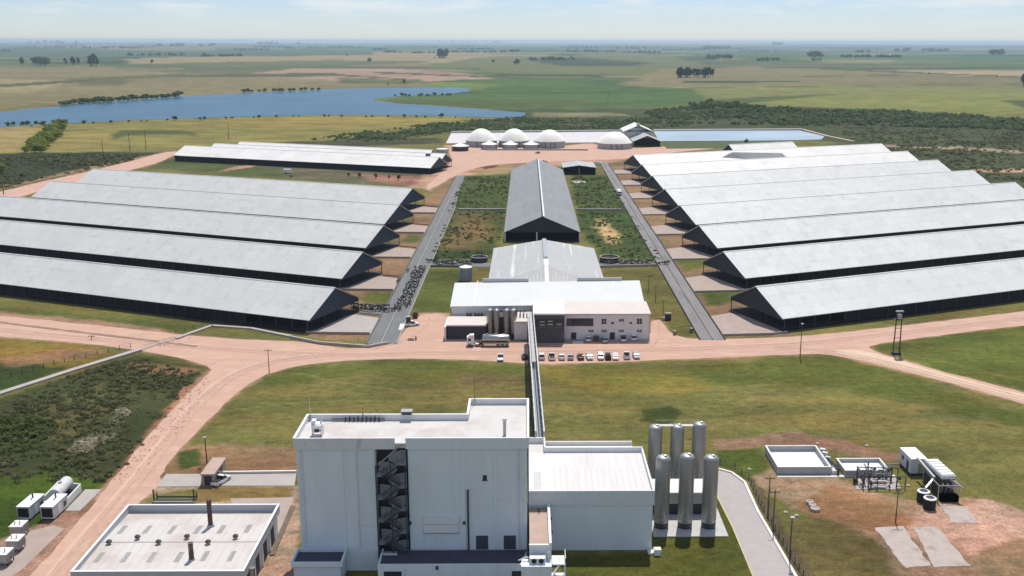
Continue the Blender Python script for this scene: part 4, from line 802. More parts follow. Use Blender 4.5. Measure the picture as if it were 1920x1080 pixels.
for k in range(15):
    x = 5.0+k*1.15; rb.box(x, x+.28, 168.3, 179.5+.6*math.sin(k*1.7), 11.0, 11.05)
obj('roof_rib', rb, mat('rib_pink', (.60, .55, .53), .6, var=.08), t)
obj('door_step', MB().box(21.8, 23.4, 166.0, 167.4, 0, .3), conc_w, t)
t = thing('roof_terrace', 'tan roofed low wing with white parapet between tower and process hall', 'building', 2, 160, 0)
obj('wall', MB().box(.35, 4.0, 153.2, 167.45, 0, 8.3), wall_w, t); obj('roof', MB().box(.35, 3.6, 153.6, 167.45, 8.3, 8.45), roof_tan, t)
obj('parapet', MB().box(3.6, 4.05, 153.0, 167.45, 8.3, 9.25).box(.3, 3.6, 153.0, 153.45, 8.3, 8.9), white, t)
obj('wall_lamp', MB().box(4.05, 4.35, 158, 158.4, 8.4, 8.9).box(4.05, 4.35, 163, 163.4, 8.4, 8.9), steel_d, t)
obj('drain_stain', MB().box(1.9, 2.2, 165.2, 167.4, 8.45, 8.47), rust, t)
t = thing('condenser_unit', 'white roof unit with two dark fans at the terrace foot', 'air unit', 1.5, 151.8, 0)
obj('platform', MB().box(-1.0, 4.0, 150.4, 152.98, 0, 6.4), wall_w, t); obj('casing', MB().box(.4, 3.0, 151.2, 152.5, 6.4, 7.4), white, t)
for x in (1.1, 2.3): obj('fan', MB().tube((x, 151.2, 6.95), (x, 151.1, 6.95), .42, n=14), black_m, t)
obj('pipe', MB().path([(-1.5, 152.4, 6.4), (-.4, 152.4, 7.0), (.4, 152.4, 7.0)], .12).tube((3.5, 152.3, 6.4), (3.5, 152.3, 8), .1), white, t)
t = thing('escape_stair', 'white external stair with landings beside the terrace wing', 'staircase', 5.2, 153.5, 0)
for z in (2.4, 5.6): obj('landing', MB().box(4.1, 6.4, 152.2, 155.2, z, z+.2), white, t)
for k in range(2):
    s_ = MB(); z0 = 2.6*k+.2
    for j in range(9): s_.box(4.3+.2*j, 4.5+.2*j, 152.4+1.4*k, 153.5+1.4*k, z0+.28*j, z0+.28*j+.08)
    obj('stair_flight', s_, steel, t)
rr = MB()
for z in (2.6, 5.8):
    for x in (4.2, 5.3, 6.35): rr.beam((x, 152.25, z), (x, 152.25, z+1.1), .06, .06); rr.beam((6.35, 152.25+(x-4.2), z), (6.35, 152.25+(x-4.2), z+1.1), .06, .06)
    rr.beam((4.2, 152.25, z+1.1), (6.35, 152.25, z+1.1), .07, .07).beam((6.35, 152.25, z+1.1), (6.35, 155.2, z+1.1), .07, .07)
for x, y in ((6.3, 152.3), (6.3, 155.1)): rr.beam((x, y, 0), (x, y, 6.8), .12, .12)
obj('railing', rr, white, t)
# ------------------------------------------------------------------ big silos
struct('silo_slab', MB().box(23.6, 37.6, 172.6, 198.5, .02, .2), mat('slab_pale', (.46, .45, .43), .8, var=.12, scale=.5))
for i, (x, y, tp, lab) in enumerate([(25.5, 176.6, 14.6, 'front left tall steel silo, next to the process hall wall'), (30.0, 176.6, 14.9, 'front middle tall steel silo of the six'), (34.5, 176.6, 14.6, 'front right tall steel silo, nearest the curved drive'), (26.3, 194.6, 13.6, 'rear left tall steel silo, partly hidden by the hall'), (30.8, 194.6, 13.7, 'rear middle tall steel silo of the six'), (35.3, 194.6, 14.2, 'rear right tall steel silo, darker rim on its top')]):
    silo(lab, x, y, 1.42, tp, 'six tall silos beside the process hall', inox, leg=1.4 if y < 180 else 2.2)
t = thing('silo_service_block', 'white service block with flat roof standing between the silo rows', 'plant room', 30, 186, 0)
obj('wall', MB().box(24.2, 36.2, 181.6, 187.6, .2, 4.6), steel_d, t); obj('roof', MB().box(24.0, 36.4, 181.4, 187.8, 4.6, 4.9), conc_w, t); obj('fascia_band', MB().box(24.05, 36.35, 181.3, 181.42, 2.6, 4.6), steel, t)
t = thing('silo_bridge', 'pale catwalk joining the tops of the rear silo row', 'catwalk', 30, 186, 0)
dk = MB().beam((26.3, 194.6, 13.6), (35.3, 194.6, 13.6), .9, .15)
obj('deck', dk, conc_w, t); obj('railing', MB().beam((26.3, 195.0, 14.6), (35.3, 195.0, 14.6), .06, .06), steel, t)
t = thing('valve_box', 'small white valve box on the slab edge left of the front silos', 'box', 24, 172, 0); obj('box_body', MB().box(22.9, 24.0, 165.6, 166.6, 0, 1.1), white, t); obj('lid', MB().box(22.8, 24.1, 165.5, 166.7, 1.1, 1.2), conc_w, t)
# ------------------------------------------------------------------ elevated pipe gallery
t = thing('pipe_gallery', 'long elevated steel walkway linking the dairy building to the tower', 'walkway', 1.5, 240, 0)
ga, gb = Vector((1.0, 300.5, 7.2)), Vector((2.6, 192.2, 11.2))
def gp(k): return ga.lerp(gb, k)
obj('deck', MB().beam(ga-Vector((0, 0, .1)), gb-Vector((0, 0, .1)), 1.7, .2), steel_d, t)
obj('roof_sheet', MB().beam(ga+Vector((-.1, 0, 2.05)), gp(.52)+Vector((-.1, 0, 2.05)), .9, .1), mat('gallery_sheet', (.42, .39, .38), .6, var=.15, scale=.5), t)
obj('pipe_bundle', MB().tube(gp(0)+Vector((-.45, 0, .35)), gp(1)+Vector((-.45, 0, .35)), .22).tube(gp(0)+Vector((.1, 0, .3)), gp(1)+Vector((.1, 0, .3)), .16), steel, t)
for sx in (-.85, .85):
    tr = MB(); tr.beam(ga+Vector((sx, 0, 2.1)), gb+Vector((sx, 0, 2.1)), .24, .2).beam(ga+Vector((sx, 0, 0)), gb+Vector((sx, 0, 0)), .18, .25)
    for k in range(44):
        a = gp(k/44)+Vector((sx, 0, 0)); b_ = gp((k+1)/44)+Vector((sx, 0, 0)); up_ = Vector((0, 0, 2.1))
        tr.beam(a, a+up_, .1, .1); tr.beam(a+(up_ if k % 2 else Vector()), b_+(Vector() if k % 2 else up_), .09, .09)
    obj('truss_side', tr, mat('truss_paint', (.55, .55, .52), .5, .2, var=.12, scale=1), t)
for k in (.04, .24, .44, .62, .8):
    c_ = gp(k); bt = MB()
    for sx in (-.8, .8): bt.beam((c_.x+sx*1.3, c_.y, 0), (c_.x+sx, c_.y, c_.z-.2), .28, .28)
    bt.beam((c_.x-.9, c_.y, c_.z*.5), (c_.x+.9, c_.y, c_.z*.5), .16, .16); obj('trestle', bt, steel_d, t)
# ------------------------------------------------------------------ flat white building, lower left
t = thing('boiler_house', 'low building with white parapet roof and two rusty chimneys at lower left', 'building', -60, 162, 0)
BX0, BX1, BY0, BY1, BH = -74.3, -46.2, 150.0, 174.6, 6.0
obj('wall', MB().box(BX0+.3, BX1-.5, BY0+.3, BY1-.3, 0, 4.6), wall_f, t)
pr_ = MB(); ring(pr_, BX0, BX1, BY0, BY1, 4.4, BH, .3); obj('parapet', pr_, mat('parapet_grey', (.46, .49, .50), .6, var=.06, scale=.4), t)
pc = MB(); ring(pc, BX0-.06, BX1+.06, BY0-.06, BY1+.06, BH, BH+.08, .42); obj('coping', pc, white, t)
obj('roof', MB().add([(BX0+.3, BY0+.3, 4.95), (BX1-.3, BY0+.3, 4.95), (BX1-.3, 161.6, 5.15), (BX0+.3, 161.6, 5.15), (BX1-.3, BY1-.3, 4.6), (BX0+.3, BY1-.3, 4.6)], [(0, 1, 2, 3), (3, 2, 4, 5)]), mat('flat_roof_white', (.55, .52, .48), .6, var=.06, scale=.15, streak=((.47, .40, .355), .12, (1, 1, 1), .46, .64)), t)
for row, pts in enumerate((((478, 578), (680, 578), (885, 578), (1095, 578), (1290, 575), (1505, 570)), ((288, 810), (505, 810), (720, 810), (940, 808), (1155, 800), (1370, 800)))):
    for a, b_ in pts:
        x, y = at(120+a/4.364, 860+b_/4.364, 5.0); zf = lambda y_: (4.95+.2*(y_-150.3)/11.3 if y_ < 161.6 else 5.15-.55*(y_-161.6)/12.7)+.02
        obj('skylight', MB().add([(x-.45, y-1.7, zf(y-1.7)), (x+.45, y-1.7, zf(y-1.7)), (x+.45, y+1.7, zf(y+1.7)), (x-.45, y+1.7, zf(y+1.7))], [(0, 1, 2, 3)]), mat('skylight_sheet', (.30, .285, .27), .5, var=.12), t)
sm_ = MB()
for k in range(17):
    x = BX0+1.4+k*1.6; sm_.add([(x, BY0+.4, 4.975), (x+.1, BY0+.4, 4.975), (x+.1, 161.5, 5.17), (x, 161.5, 5.17), (x, BY1-.5, 4.63), (x+.1, BY1-.5, 4.63)], [(0, 1, 2, 3), (3, 2, 5, 4)])
obj('roof_rib', sm_, mat('rib_warm', (.47, .44, .41), .6, var=.08), t)
obj('ridge_line', MB().box(BX0+.4, BX1-.4, 161.5, 161.75, 5.1, 5.2), conc, t)
for a, b_ in ((370, 700), (603, 660), (775, 700), (1008, 655), (1180, 700), (1405, 655)):
    x, y = at(120+a/4.364, 860+b_/4.364, 5.1)
    vv = obj('roof_vent', MB().lathe([(.28, 4.9), (.28, 5.6)], x, y, 10), steel, t); obj('vent_cowl', MB().lathe([(.5, 5.5), (.5, 5.75), (.12, 6.0)], x, y, 10), steel_d, vv)
for u, v_, h_ in ((395, 986, 9.8), (359.5, 1050, 7.9)):
    x, y = at(u, v_, 5.0)
    cc = obj('chimney', MB().tube((x, y, 4.7), (x, y, h_+.3), .42, n=14), rust, t, True); obj('flashing', MB().lathe([(.7, 4.9), (.5, 5.3)], x, y, 12), steel, cc)
for y in (153.0, 158.2, 163.4, 168.6): obj('roller_door', MB().box(BX1-.55, BX1-.42, y, y+2.6, 0, 3.6), dull_blue, t)
for y in (151.6, 157.0, 162.2, 167.4): obj('wall_column', MB().box(BX1-.5, BX1-.2, y, y+.5, 0, 4.4), white, t)
obj('pipe_stack', MB().tube((BX1+.6, 152.6, 0), (BX1+.6, 152.6, 5.2), .5, n=12), inox_r, t, True)
# slabs behind it
sl = px((292, 913), (312, 889), (378, 889), (376, 912)); struct('concrete_slab', MB().flat(sl, .06), conc)
struct('concrete_slab', MB().flat(px((410, 911), (416, 890), (556, 888), (552, 911)), .06), conc)
struct('concrete_slab', MB().flat(px((505, 1000), (520, 960), (436, 950), (432, 935), (552, 933), (536, 975), (500, 1050)), .07), pad_m)
struct('white_kerb', MB().beam((*at(418, 888), .25), (*at(556, 886), .25), .5, .5), conc_w)
struct('ditch_edge', MB().beam((*at(510, 1042), .1), (*at(549, 950), .1), .9, .25), mat('soil_dark', (.16, .12, .085), .95, var=.3, scale=1))
t = thing('gate_hut', 'small hut with pinkish flat roof on the slab behind the boiler house', 'hut', *at(394, 908), 0)
x, y = at(391, 911)
obj('wall', MB().box(x-1.25, x+1.25, y, y+8.2, 0, 2.5), conc, t); obj('roof', MB().box(x-1.45, x+1.45, y-.3, y+8.4, 2.5, 2.75), roof_tan, t); obj('door', MB().box(x-.8, x+.8, y-.04, y+.03, .1, 2.2), wall_d, t)
obj('window', MB().box(x+1.24, x+1.3, y+2, y+6, 1.2, 2.1), glass_m, t)
t = thing('hoist_frame', 'dark green low frame with uprights behind the boiler house', 'frame', *at(327, 940), 0)
x, y = at(327, 942); hf = MB().beam((x-4, y, .5), (x+4, y, .5), .3, .3).beam((x-4, y+1.6, .5), (x+4, y+1.6, .5), .3, .3)
for a in (-4, 4): hf.beam((x+a, y, 0), (x+a, y, 2.8), .25, .25); hf.beam((x+a, y+1.6, 0), (x+a, y+1.6, 1.4), .2, .2)
obj('beam_frame', hf, mat('green_steel', (.05, .075, .055), .6, .2, var=.2), t); obj('pan', MB().box(x-4.2, x+4.2, y-.7, y-.3, .1, .5), steel, t)
# ------------------------------------------------------------------ generators and tanks, far lower left
cabin = mat('cabin_paint', (.56, .57, .55), .55, var=.1, scale=1, streak=((.38, .35, .31), .8, (1, 1, .2), .55, .75))
def container(name, label, cx_, cy_, wd, ln, ht, rz, m, grp, cat='generator'):
    t_ = thing(name, label, cat, 0, 0, 0, grp)
    obj('body', MB().box(-wd/2, wd/2, -ln/2, ln/2, .35, ht), m, t_); obj('roof', MB().box(-wd/2-.06, wd/2+.06, -ln/2-.06, ln/2+.06, ht, ht+.1), white, t_)
    obj('skid', MB().box(-wd/2+.15, wd/2-.15, -ln/2+.1, ln/2-.1, 0, .35), steel_d, t_); obj('louvre', MB().box(-wd/2+.2, wd/2-.2, -ln/2-.05, -ln/2+.02, .7, ht-.25), black_m, t_)
    obj('exhaust', MB().tube((-.1, ln*.18, ht), (-.1, ln*.18, ht+1.1), .16).tube((-.1, ln*.18, ht+1.1), (.2, ln*.18-.5, ht+1.2), .16), steel_d, t_)
    obj('door', MB().box(wd/2, wd/2+.04, -ln*.2, ln*.05, .5, ht-.4), white, t_); obj('side_vent', MB().box(wd/2, wd/2+.04, ln*.2, ln*.38, 1, 2.0), steel_d, t_)
    t_.location = (cx_, cy_, 0); t_.rotation_euler = (0, 0, rz); return t_
gx, gy = at(47, 976); container('generator_container', 'white generator container with dark louvre end, left of its twin', gx, gy+2.9, 2.5, 5.8, 2.8, R(-3), cabin, 'generator containers by the dirt road')
gx, gy = at(91, 976); container('generator_container', 'white generator container with dark louvre end, nearer the dirt road', gx, gy+2.9, 2.5, 5.8, 2.8, R(-2), cabin, 'generator containers by the dirt road')
for i, (u, v_, lab) in enumerate([(30, 1032, 'grey transformer box on legs below the generator containers'), (8, 1058, 'grey transformer box at the left picture edge, lowest of the row'), (36, 1005, 'pale switch box just in front of the left generator container')]):
    x, y = at(u, v_); t = thing('transformer', lab, 'transformer', x, y, 0)
    obj('tank', MB().box(-1.1+x, 1.1+x, y-1, y+1.6, .7, 2.3), steel, t); obj('lid', MB().box(x-1.2, x+1.2, y-1.1, y+1.7, 2.3, 2.42), conc_w, t)
    lg = MB()
    for a in (-1, .9):
        for b_ in (-.8, 1.4): lg.box(x+a, x+a+.14, y+b_, y+b_+.14, 0, .7)
    obj('legs', lg, steel_d, t); obj('bushing', MB().tube((x-.5, y, 2.4), (x-.5, y, 3.1), .12).tube((x+.4, y, 2.4), (x+.4, y, 3.1), .12), conc_w, t)
    fn = MB()
    for k in range(6): fn.box(x+1.1, x+1.35, y-.8+k*.38, y-.7+k*.38, .9, 2.1)
    obj('cooling_fin', fn, steel, t)
t = thing('bund_trough', 'long concrete bund with open top holding a fuel tank, beside the dirt road', 'bund', *at(110, 940), 0)
c0 = [at(*q) for q in ((76, 953), (118, 958), (152, 921), (112, 915))]
bw = MB()
for i in range(4): a, b_ = c0[i], c0[(i+1) % 4]; bw.beam((*a, .8), (*b_, .8), .3, 1.6)
obj('wall', bw, conc_w, t); obj('floor', MB().flat(c0, .08), wall_d, t)
t = thing('fuel_tank', 'white horizontal fuel tank on dark cradles inside the bund', 'tank', *at(115, 935), 0)
a = Vector((*at(104, 948), 2.2)); b_ = Vector((*at(128, 922), 2.2)); obj('tank', MB().tube(a, b_, 1.25, n=20), cabin, t, True)
d = (b_-a).normalized(); cr_ = MB()
for k in (.2, .75): q_ = a.lerp(b_, k); cr_.beam(q_+Vector((-1.3, 0, -1.6)), q_+Vector((1.3, 0, -1.6)), 1.0, 1.1)
obj('cradle', cr_, steel_d, t); obj('manhole', MB().lathe([(.35, 3.4), (.35, 3.7)], a.lerp(b_, .5).x, a.lerp(b_, .5).y, 10), steel, t)
obj('ladder', MB().beam(a+Vector((1.2, -.3, -2)), a+Vector((.5, -.3, 1.2)), .1, .1).beam(a+Vector((.8, -.6, -2)), a+Vector((.1, -.6, 1.2)), .1, .1), steel, t)
struct('concrete_slab', MB().flat(px((122, 958), (160, 918), (191, 918), (150, 958)), .07), conc)
struct('concrete_slab', MB().flat(px((-40, 1060), (60, 995), (100, 985), (120, 992), (40, 1070), (-40, 1120)), .05), pad_m)

# ------------------------------------------------------------------ right yard: basins, skids, containers
slab_p = mat('slab_pinkish', (.41, .345, .305), .85, var=.12, scale=.5, streak=((.30, .225, .18), .3, (1, 1, 1), .52, .7))
dr = px((1343, 880), (1372, 888), (1395, 905), (1420, 960), (1455, 1020), (1490, 1080), (1560, 1200), (1470, 1200), (1413, 1080), (1375, 990), (1343, 926), (1338, 905))
struct('concrete_drive', MB().flat(dr, .06), drive_m)
kerb('drive_kerb', [at(*q) for q in ((1343, 879), (1372, 887), (1396, 905), (1421, 960), (1456, 1020), (1491, 1080), (1562, 1200))], .55, .3, conc_w)
struct('yellow_edge', MB().flat(px((1343, 924), (1375, 988), (1413, 1080), (1470, 1200), (1467, 1200), (1410.5, 1080), (1372.5, 989), (1342, 928)), .068), line_y)
for q in (((1640, 990), (1692, 987), (1747, 1062), (1697, 1065)), ((1712, 990), (1757, 988), (1820, 1062), (1750, 1064), (1740, 1040)), ((1762, 946), (1808, 950), (1838, 982), (1786, 980))):
    struct('concrete_slab', MB().flat(rough_edge(px(*q), 1.2, .2, 5), .05), slab_p)
def basin(label, x0, x1, y0, y1, h, fl):
    t_ = thing('settling_basin', label, 'basin', (x0+x1)/2, y0, 0)
    ring(bm_ := MB(), x0, x1, y0, y1, 0, h, .3); obj('wall', bm_, mat('basin_wall', (.42, .42, .41), .7, var=.12, scale=.6), t_)
    ring(bc := MB(), x0-.04, x1+.04, y0-.04, y1+.04, h, h+.06, .4); obj('coping', bc, conc_w, t_)
    obj('floor', MB().box(x0+.3, x1-.3, y0+.3, y1-.3, .1, fl), white, t_)
basin('larger open white basin with concrete walls right of the silos', 53.5, 65.0, 200.6, 212.5, 1.7, .5)
basin('smaller open white basin behind the pipe skid', 67.7, 77.3, 199.6, 206.2, 1.3, .5)
struct('concrete_slab', MB().flat([(53.3, 199.2), (78.5, 199.2), (78.5, 200.2), (53.3, 200.2)], .06), conc_w)
struct('concrete_slab', MB().flat(px((1600, 898), (1680, 896), (1690, 918), (1606, 918)), .07), conc)
t = thing('control_valve_rack', 'grey cylinders and pipes on the right wall of the larger basin', 'pipes', 65.5, 206, 0)
obj('plinth', MB().box(65.1, 66.6, 200.4, 212, 0, .9), conc_w, t)
for y, r_ in ((210.5, .55), (208.6, .5), (206.4, .35)): obj('pump', MB().tube((65.3, y, 1.5), (66.4, y-.3, 1.4), r_, n=12), steel, t)
obj('pipe', MB().path([(65.9, 206, 1.3), (66.3, 203, 1.3), (66.4, 200.2, 1.2), (66.4, 200, .1)], .22).path([(65.3, 205, 1.5), (65.3, 201, 1.5)], .15), steel_d, t)
t = thing('pipe_skid', 'dark tangle of pipes, valves and frames on a slab in front of the small basin', 'pipe skid', 74, 196, 0)
pr2 = random.Random(4)
fr3 = MB()
for x in (69.5, 72.4, 75.0, 78.2):
    for y in (193.2, 197.6): fr3.beam((x, y, .1), (x, y, 3.0 if x < 76 else 2.6), .16, .16)
for y in (193.2, 197.6): fr3.beam((69.5, y, 3.0), (78.2, y, 2.7), .16, .16)
for x in (69.5, 72.4, 75.0): fr3.beam((x, 193.2, 3.0), (x, 197.6, 3.0), .14, .14)
obj('frame', fr3, steel_d, t)
pp = MB()
for k in range(26):
    x = pr2.uniform(69.3, 77.5); y = pr2.uniform(192.8, 200.5); z = pr2.uniform(.3, 3.3)
    if k % 3 == 0: pp.tube((x, y, .1), (x, y, pr2.uniform(1.4, 3.6)), .16, n=8)
    elif k % 3 == 1: pp.tube((x, y, z), (x+pr2.uniform(.8, 2.6), y, z), .13, n=8)
    else: pp.tube((x, y, z), (x, y+pr2.uniform(.8, 3), z), .13, n=8)
obj('pipework', pp, mat('pipe_grey', (.16, .17, .18), .45, .4, var=.3, scale=2), t)
vp = MB()
for k in range(14):
    x = pr2.uniform(69.6, 77.2); y = pr2.uniform(193, 199.5); z = pr2.uniform(.6, 2.8); vp.lathe([(.1, z), (.32, z+.15), (.32, z+.4), (.1, z+.6)], x, y, 8)
obj('valves', vp, black_m, t)
obj('vessel', MB().tube((68.6, 195.4, .8), (68.9, 196.6, .8), .5, n=12), black_m, t); obj('heat_exchanger', MB().tube((71, 194, 1.2), (74.5, 194, 1.2), .4, n=12), inox_r, t, True)
t = thing('plant_container', 'white cabin container on a dark skirt beside the cooling tower', 'container', 83.5, 203, 0)
cx0 = (83.4, 203.2)
def rect(cx_, cy_, wd, ln, rz):
    c_, s_ = math.cos(rz), math.sin(rz)
    return [(cx_+a*c_-b_*s_, cy_+a*s_+b_*c_) for a, b_ in ((-wd/2, -ln/2), (wd/2, -ln/2), (wd/2, ln/2), (-wd/2, ln/2))]
rc = rect(83.3, 203.0, 3.3, 6.2, R(2)); obj('body', MB().prism(rc, .5, 3.7), mat('container_grey', (.58, .61, .63), .5, var=.06), t)
obj('roof', MB().prism(rect(83.3, 203.0, 3.5, 6.4, R(2)), 3.7, 3.85), white, t); obj('skirt', MB().prism(rect(83.3, 203.0, 3.1, 6.0, R(2)), 0, .5), black_m, t)
obj('window', MB().prism(rect(81.62, 204.2, .08, 1.0, R(2)), 1.9, 2.8), glass_m, t); obj('door', MB().prism(rect(81.68, 201.6, .08, 1.0, R(2)), .6, 2.7), steel_d, t); obj('door', MB().prism(rect(83.9, 199.88, 1.1, .08, R(2)), .6, 2.7), steel, t)
t = thing('cooling_tower', 'dark framed cooling unit with white ribbed top and slanting ducts', 'cooling unit', 85, 193, 0)
obj('body', MB().prism(rect(84.9, 193, 2.7, 8.2, R(3)), .3, 4.2), steel_d, t); obj('top', MB().prism(rect(84.9, 193, 2.9, 8.4, R(3)), 4.2, 4.9), wall_f, t)
for k in range(6): obj('fan_cover', MB().prism(rect(84.9-.052*(-3.4+k*1.36), 193-3.4+k*1.36, 2.7, 1.0, R(3)), 4.9, 5.1), white, t)
dct = MB().beam((82.6, 199, 4.4), (82.8, 190.2, 3.9), .45, .45).beam((82.8, 190.4, 3.6), (80.6, 188.6, 2.4), .35, .35).beam((85.4, 188.7, 4.2), (87.4, 187.0, 3.0), .35, .35).beam((84.6, 188.7, 3.0), (87.0, 187.0, 2.2), .3, .3)
obj('duct', dct, steel, t); fr4 = MB()
for x in (82.6, 86.8):
    for y in (187.2, 191, 195): fr4.beam((x, y, 0), (x, y, 3.6), .15, .15)
for z in (3.5,): fr4.beam((82.6, 187.2, z), (86.8, 187.2, z), .12, .12).beam((82.6, 195, z), (86.8, 195, z), .12, .12).beam((82.6, 191, z), (86.8, 191, z), .12, .12).beam((82.6, 187.2, z), (82.6, 195, z), .12, .12).beam((86.8, 187.2, z), (86.8, 195, z), .12, .12)
obj('frame', fr4, steel, t)
for a in (-1.2, -.4, .5, 1.3): obj('strut', MB().beam((84.9+a, 188.7, .3), (84.9+a*1.2, 187.4, 3.8), .12, .12), steel, t); obj('pump_set', MB().box(83.4, 86.8, 187.0, 188.6, 0, 1.3), black_m, t)
for u, v_, lab in ((1730, 940, 'dark round tank with pale lid ring, behind its twin'), (1742, 953, 'dark round tank with pale lid ring, in front of its twin')):
    x, y = at(u, v_); t = thing('round_tank', lab, 'tank', x, y, 0, 'dark round tanks below the cooling unit')
    obj('tank_wall', MB().lathe([(1.22, 0), (1.22, 2.2)], x, y, 24, False), black_m, t, True); obj('lid_ring', MB().lathe([(.8, 2.22), (1.26, 2.12), (1.26, 2.26), (.8, 2.36)], x, y, 24, False), wall_f, t); obj('lid', MB().lathe([(.8, 2.1), (.8, 2.25), (.2, 2.3)], x, y, 20), steel_d, t)
for u, v_, lab in ((1518, 944, 'concrete well ring, topmost of the three on the orange soil'), (1523, 950, 'concrete well ring between the other two'), (1528, 957, 'concrete well ring, lowest and largest of the three')):
    x, y = at(u, v_); t = thing('well_ring', lab, 'concrete ring', x, y, 0); r_ = .75 if v_ < 955 else .95
    obj('ring', MB().lathe([(r_, 0), (r_, .55), (r_*.62, .55), (r_*.62, 0)], x, y, 20, False), conc, t); obj('cover', MB().lathe([(r_*.6, .1), (r_*.6, .45)], x, y, 16), mat('cover_pink', (.45, .33, .27), .9, var=.2), t)
br = random.Random(3)
for u, v_, lab in ((1473, 961, 'small white rubble piece in the grass left of the well rings'), (1493, 967, 'small pale stone in the grass near the drive lamp pole'), (1533, 832, 'pale rubble block behind the larger basin'), (1625, 836, 'pale rubble block on the dirt trail behind the small basin'), (1703, 911, 'white rag like stone in grass beside the container'), (1405, 880, 'white sheet of debris at the bend of the drive')):
    x, y = at(u, v_); t = thing('rubble', lab, 'rubble'); m_ = MB().lathe([(.38, 0), (.5, .12), (.3, .26), (.1, .3)], x, y, 6)
    o = obj('stone', m_, conc, None); bpy.data.objects.remove(t); o.name = 'rubble'; o['label'] = lab; o['category'] = 'rubble'
# ------------------------------------------------------------------ poles
def pole(label, u, v_, h_, kind='lamp', r_=.12, group=None):
    x, y = at(u, v_); t_ = thing('lamp_pole' if kind == 'lamp' else 'power_pole', label, 'pole', x, y, 0, group)
    obj('mast', MB().tube((x, y, 0), (x, y, h_), r_*1.3, r_*.8, n=8), wood, t_)
    if kind == 'lamp': obj('lamp_head', MB().box(x-.35, x+.35, y-.6, y+.1, h_-.05, h_+.2), steel, t_)
    else: obj('cross_arm', MB().beam((x-1.0, y, h_-.5), (x+1.0, y, h_-.5), .14, .14), wood, t_); obj('insulators', MB().lathe([(.06, h_-.4), (.06, h_-.1)], x-.9, y, 6).lathe([(.06, h_-.4), (.06, h_-.1)], x+.9, y, 6), steel, t_)
    return t_
pole('dark wooden pole with cross arm at the bend of the drive fence', 1440, 960, 7.6, 'power'); pole('bare dark wooden pole midway along the drive', 1449, 995, 8.4, 'power'); pole('lamp pole nearest the lower right end of the drive', 1480, 1053, 8.6)
pole('thin rusty pole in front of the pipe skid slab', 1679, 980, 6.6, 'power', .1); pole('tall lamp pole at the road fork right of the car park', 1500, 670, 10.2); pole('thin dark pole left of the curved road junction', 505, 700, 7.2, 'power', .1); pole('lamp pole behind the gate hut', 388, 868, 6.0)
for u, v_, h_, lab in ((1243, 596, 6.2, 'thin pole beside the dark trough right of the office wing'), (1229, 566, 6, 'thin pole on the lawn between the dairy and the right lane, middle of three'), (1216, 545, 6, 'thin pole on the right lawn close to the dairy roof corner')): pole(lab, u, v_, h_, 'power', .09)
for u, v_, h_, lab in ((244, 284, 15, 'tall far pole left of a near twin on the yellow meadow'), (274, 282, 17, 'tall far pole with cross arm on the yellow meadow'), (195, 305, 17, 'far pole in the dark scrub before the yellow meadow'), (429, 262, 15, 'far pole behind the lone white sheds'), (7, 365, 16, 'dark pole at the left edge of the picture above the barns'), (1140, 190, 16, 'far pole in the green field behind the domes'), (523, 168, 16, 'far pole on the upper lake shore'), (172, 637, 1.6, 'small marker post on the verge of the left road')): pole(lab, u, v_, h_, 'power', .22 if h_ > 5 else .1)
x, y = at(1680, 664); t = thing('mast_tower', 'twin dark pole mast with platform and lamps beside the right fork', 'mast', x, y, 0)
for sx in (-.75, .75): obj('pole', MB().tube((x+sx*1.3, y, 0), (x+sx, y, 12.6), .22, .17, n=8), wood, t)
br_ = MB()
for z in (2, 5, 8, 10.5): br_.beam((x-1.0, y, z), (x+1.0, y, z), .15, .15)
obj('cross_brace', br_, wood, t); obj('platform', MB().box(x-1.3, x+1.3, y-.7, y+.7, 10.6, 10.8), steel_d, t); obj('transformer', MB().box(x-.6, x+.6, y-.5, y+.5, 10.8, 12.2), steel, t); obj('cap', MB().box(x-1.1, x+1.1, y-.4, y+.4, 13.0, 13.3).tube((x, y, 12.2), (x, y, 13.0), .1), steel, t); obj('base', MB().box(x-1.3, x+1.3, y-.6, y+.6, 0, .5), black_m, t)
# drive fence and channel fence
def fence(label, pts, h_, step):
    P_ = [Vector((*p, 0)) for p in pts]; t_ = thing('wire_fence', label, 'fence', P_[0].x, P_[0].y, 0); wires = MB(); first = None; acc = []
    for a, b_ in zip(P_[:-1], P_[1:]):
        n_ = max(1, int((b_-a).length/step))
        for k in range(n_): acc.append(a.lerp(b_, k/n_))
        for z in (.4, .8, h_): wires.beam(a+Vector((0, 0, z)), b_+Vector((0, 0, z)), .04, .04)
    acc.append(P_[-1]); obj('wires', wires, steel_d, t_); pmn = None
    for q in acc[:99]:
        if pmn is None: pmn = obj('post', MB().box(P_[0].x-.07, P_[0].x+.07, P_[0].y-.07, P_[0].y+.07, 0, h_+.1), wood, t_); continue
        c_ = pmn.copy(); C.objects.link(c_); c_.parent = t_; c_.location = q-P_[0]
fence('low wire fence along the outer side of the curved drive', [at(*q) for q in ((1350, 870), (1378, 878), (1404, 900), (1432, 960), (1468, 1020), (1506, 1082), (1545, 1150))], 1.3, 2.2)
fence('wire fence along the white channel on the left', [at(*q) for q in ((-60, 735), (0, 712), (140, 675), (245, 652))], 1.4, 3.0)
fence('short fence on the far side of the white path near the barn corner', [at(*q) for q in ((330, 626), (395, 607), (470, 612))], 1.3, 3.0)
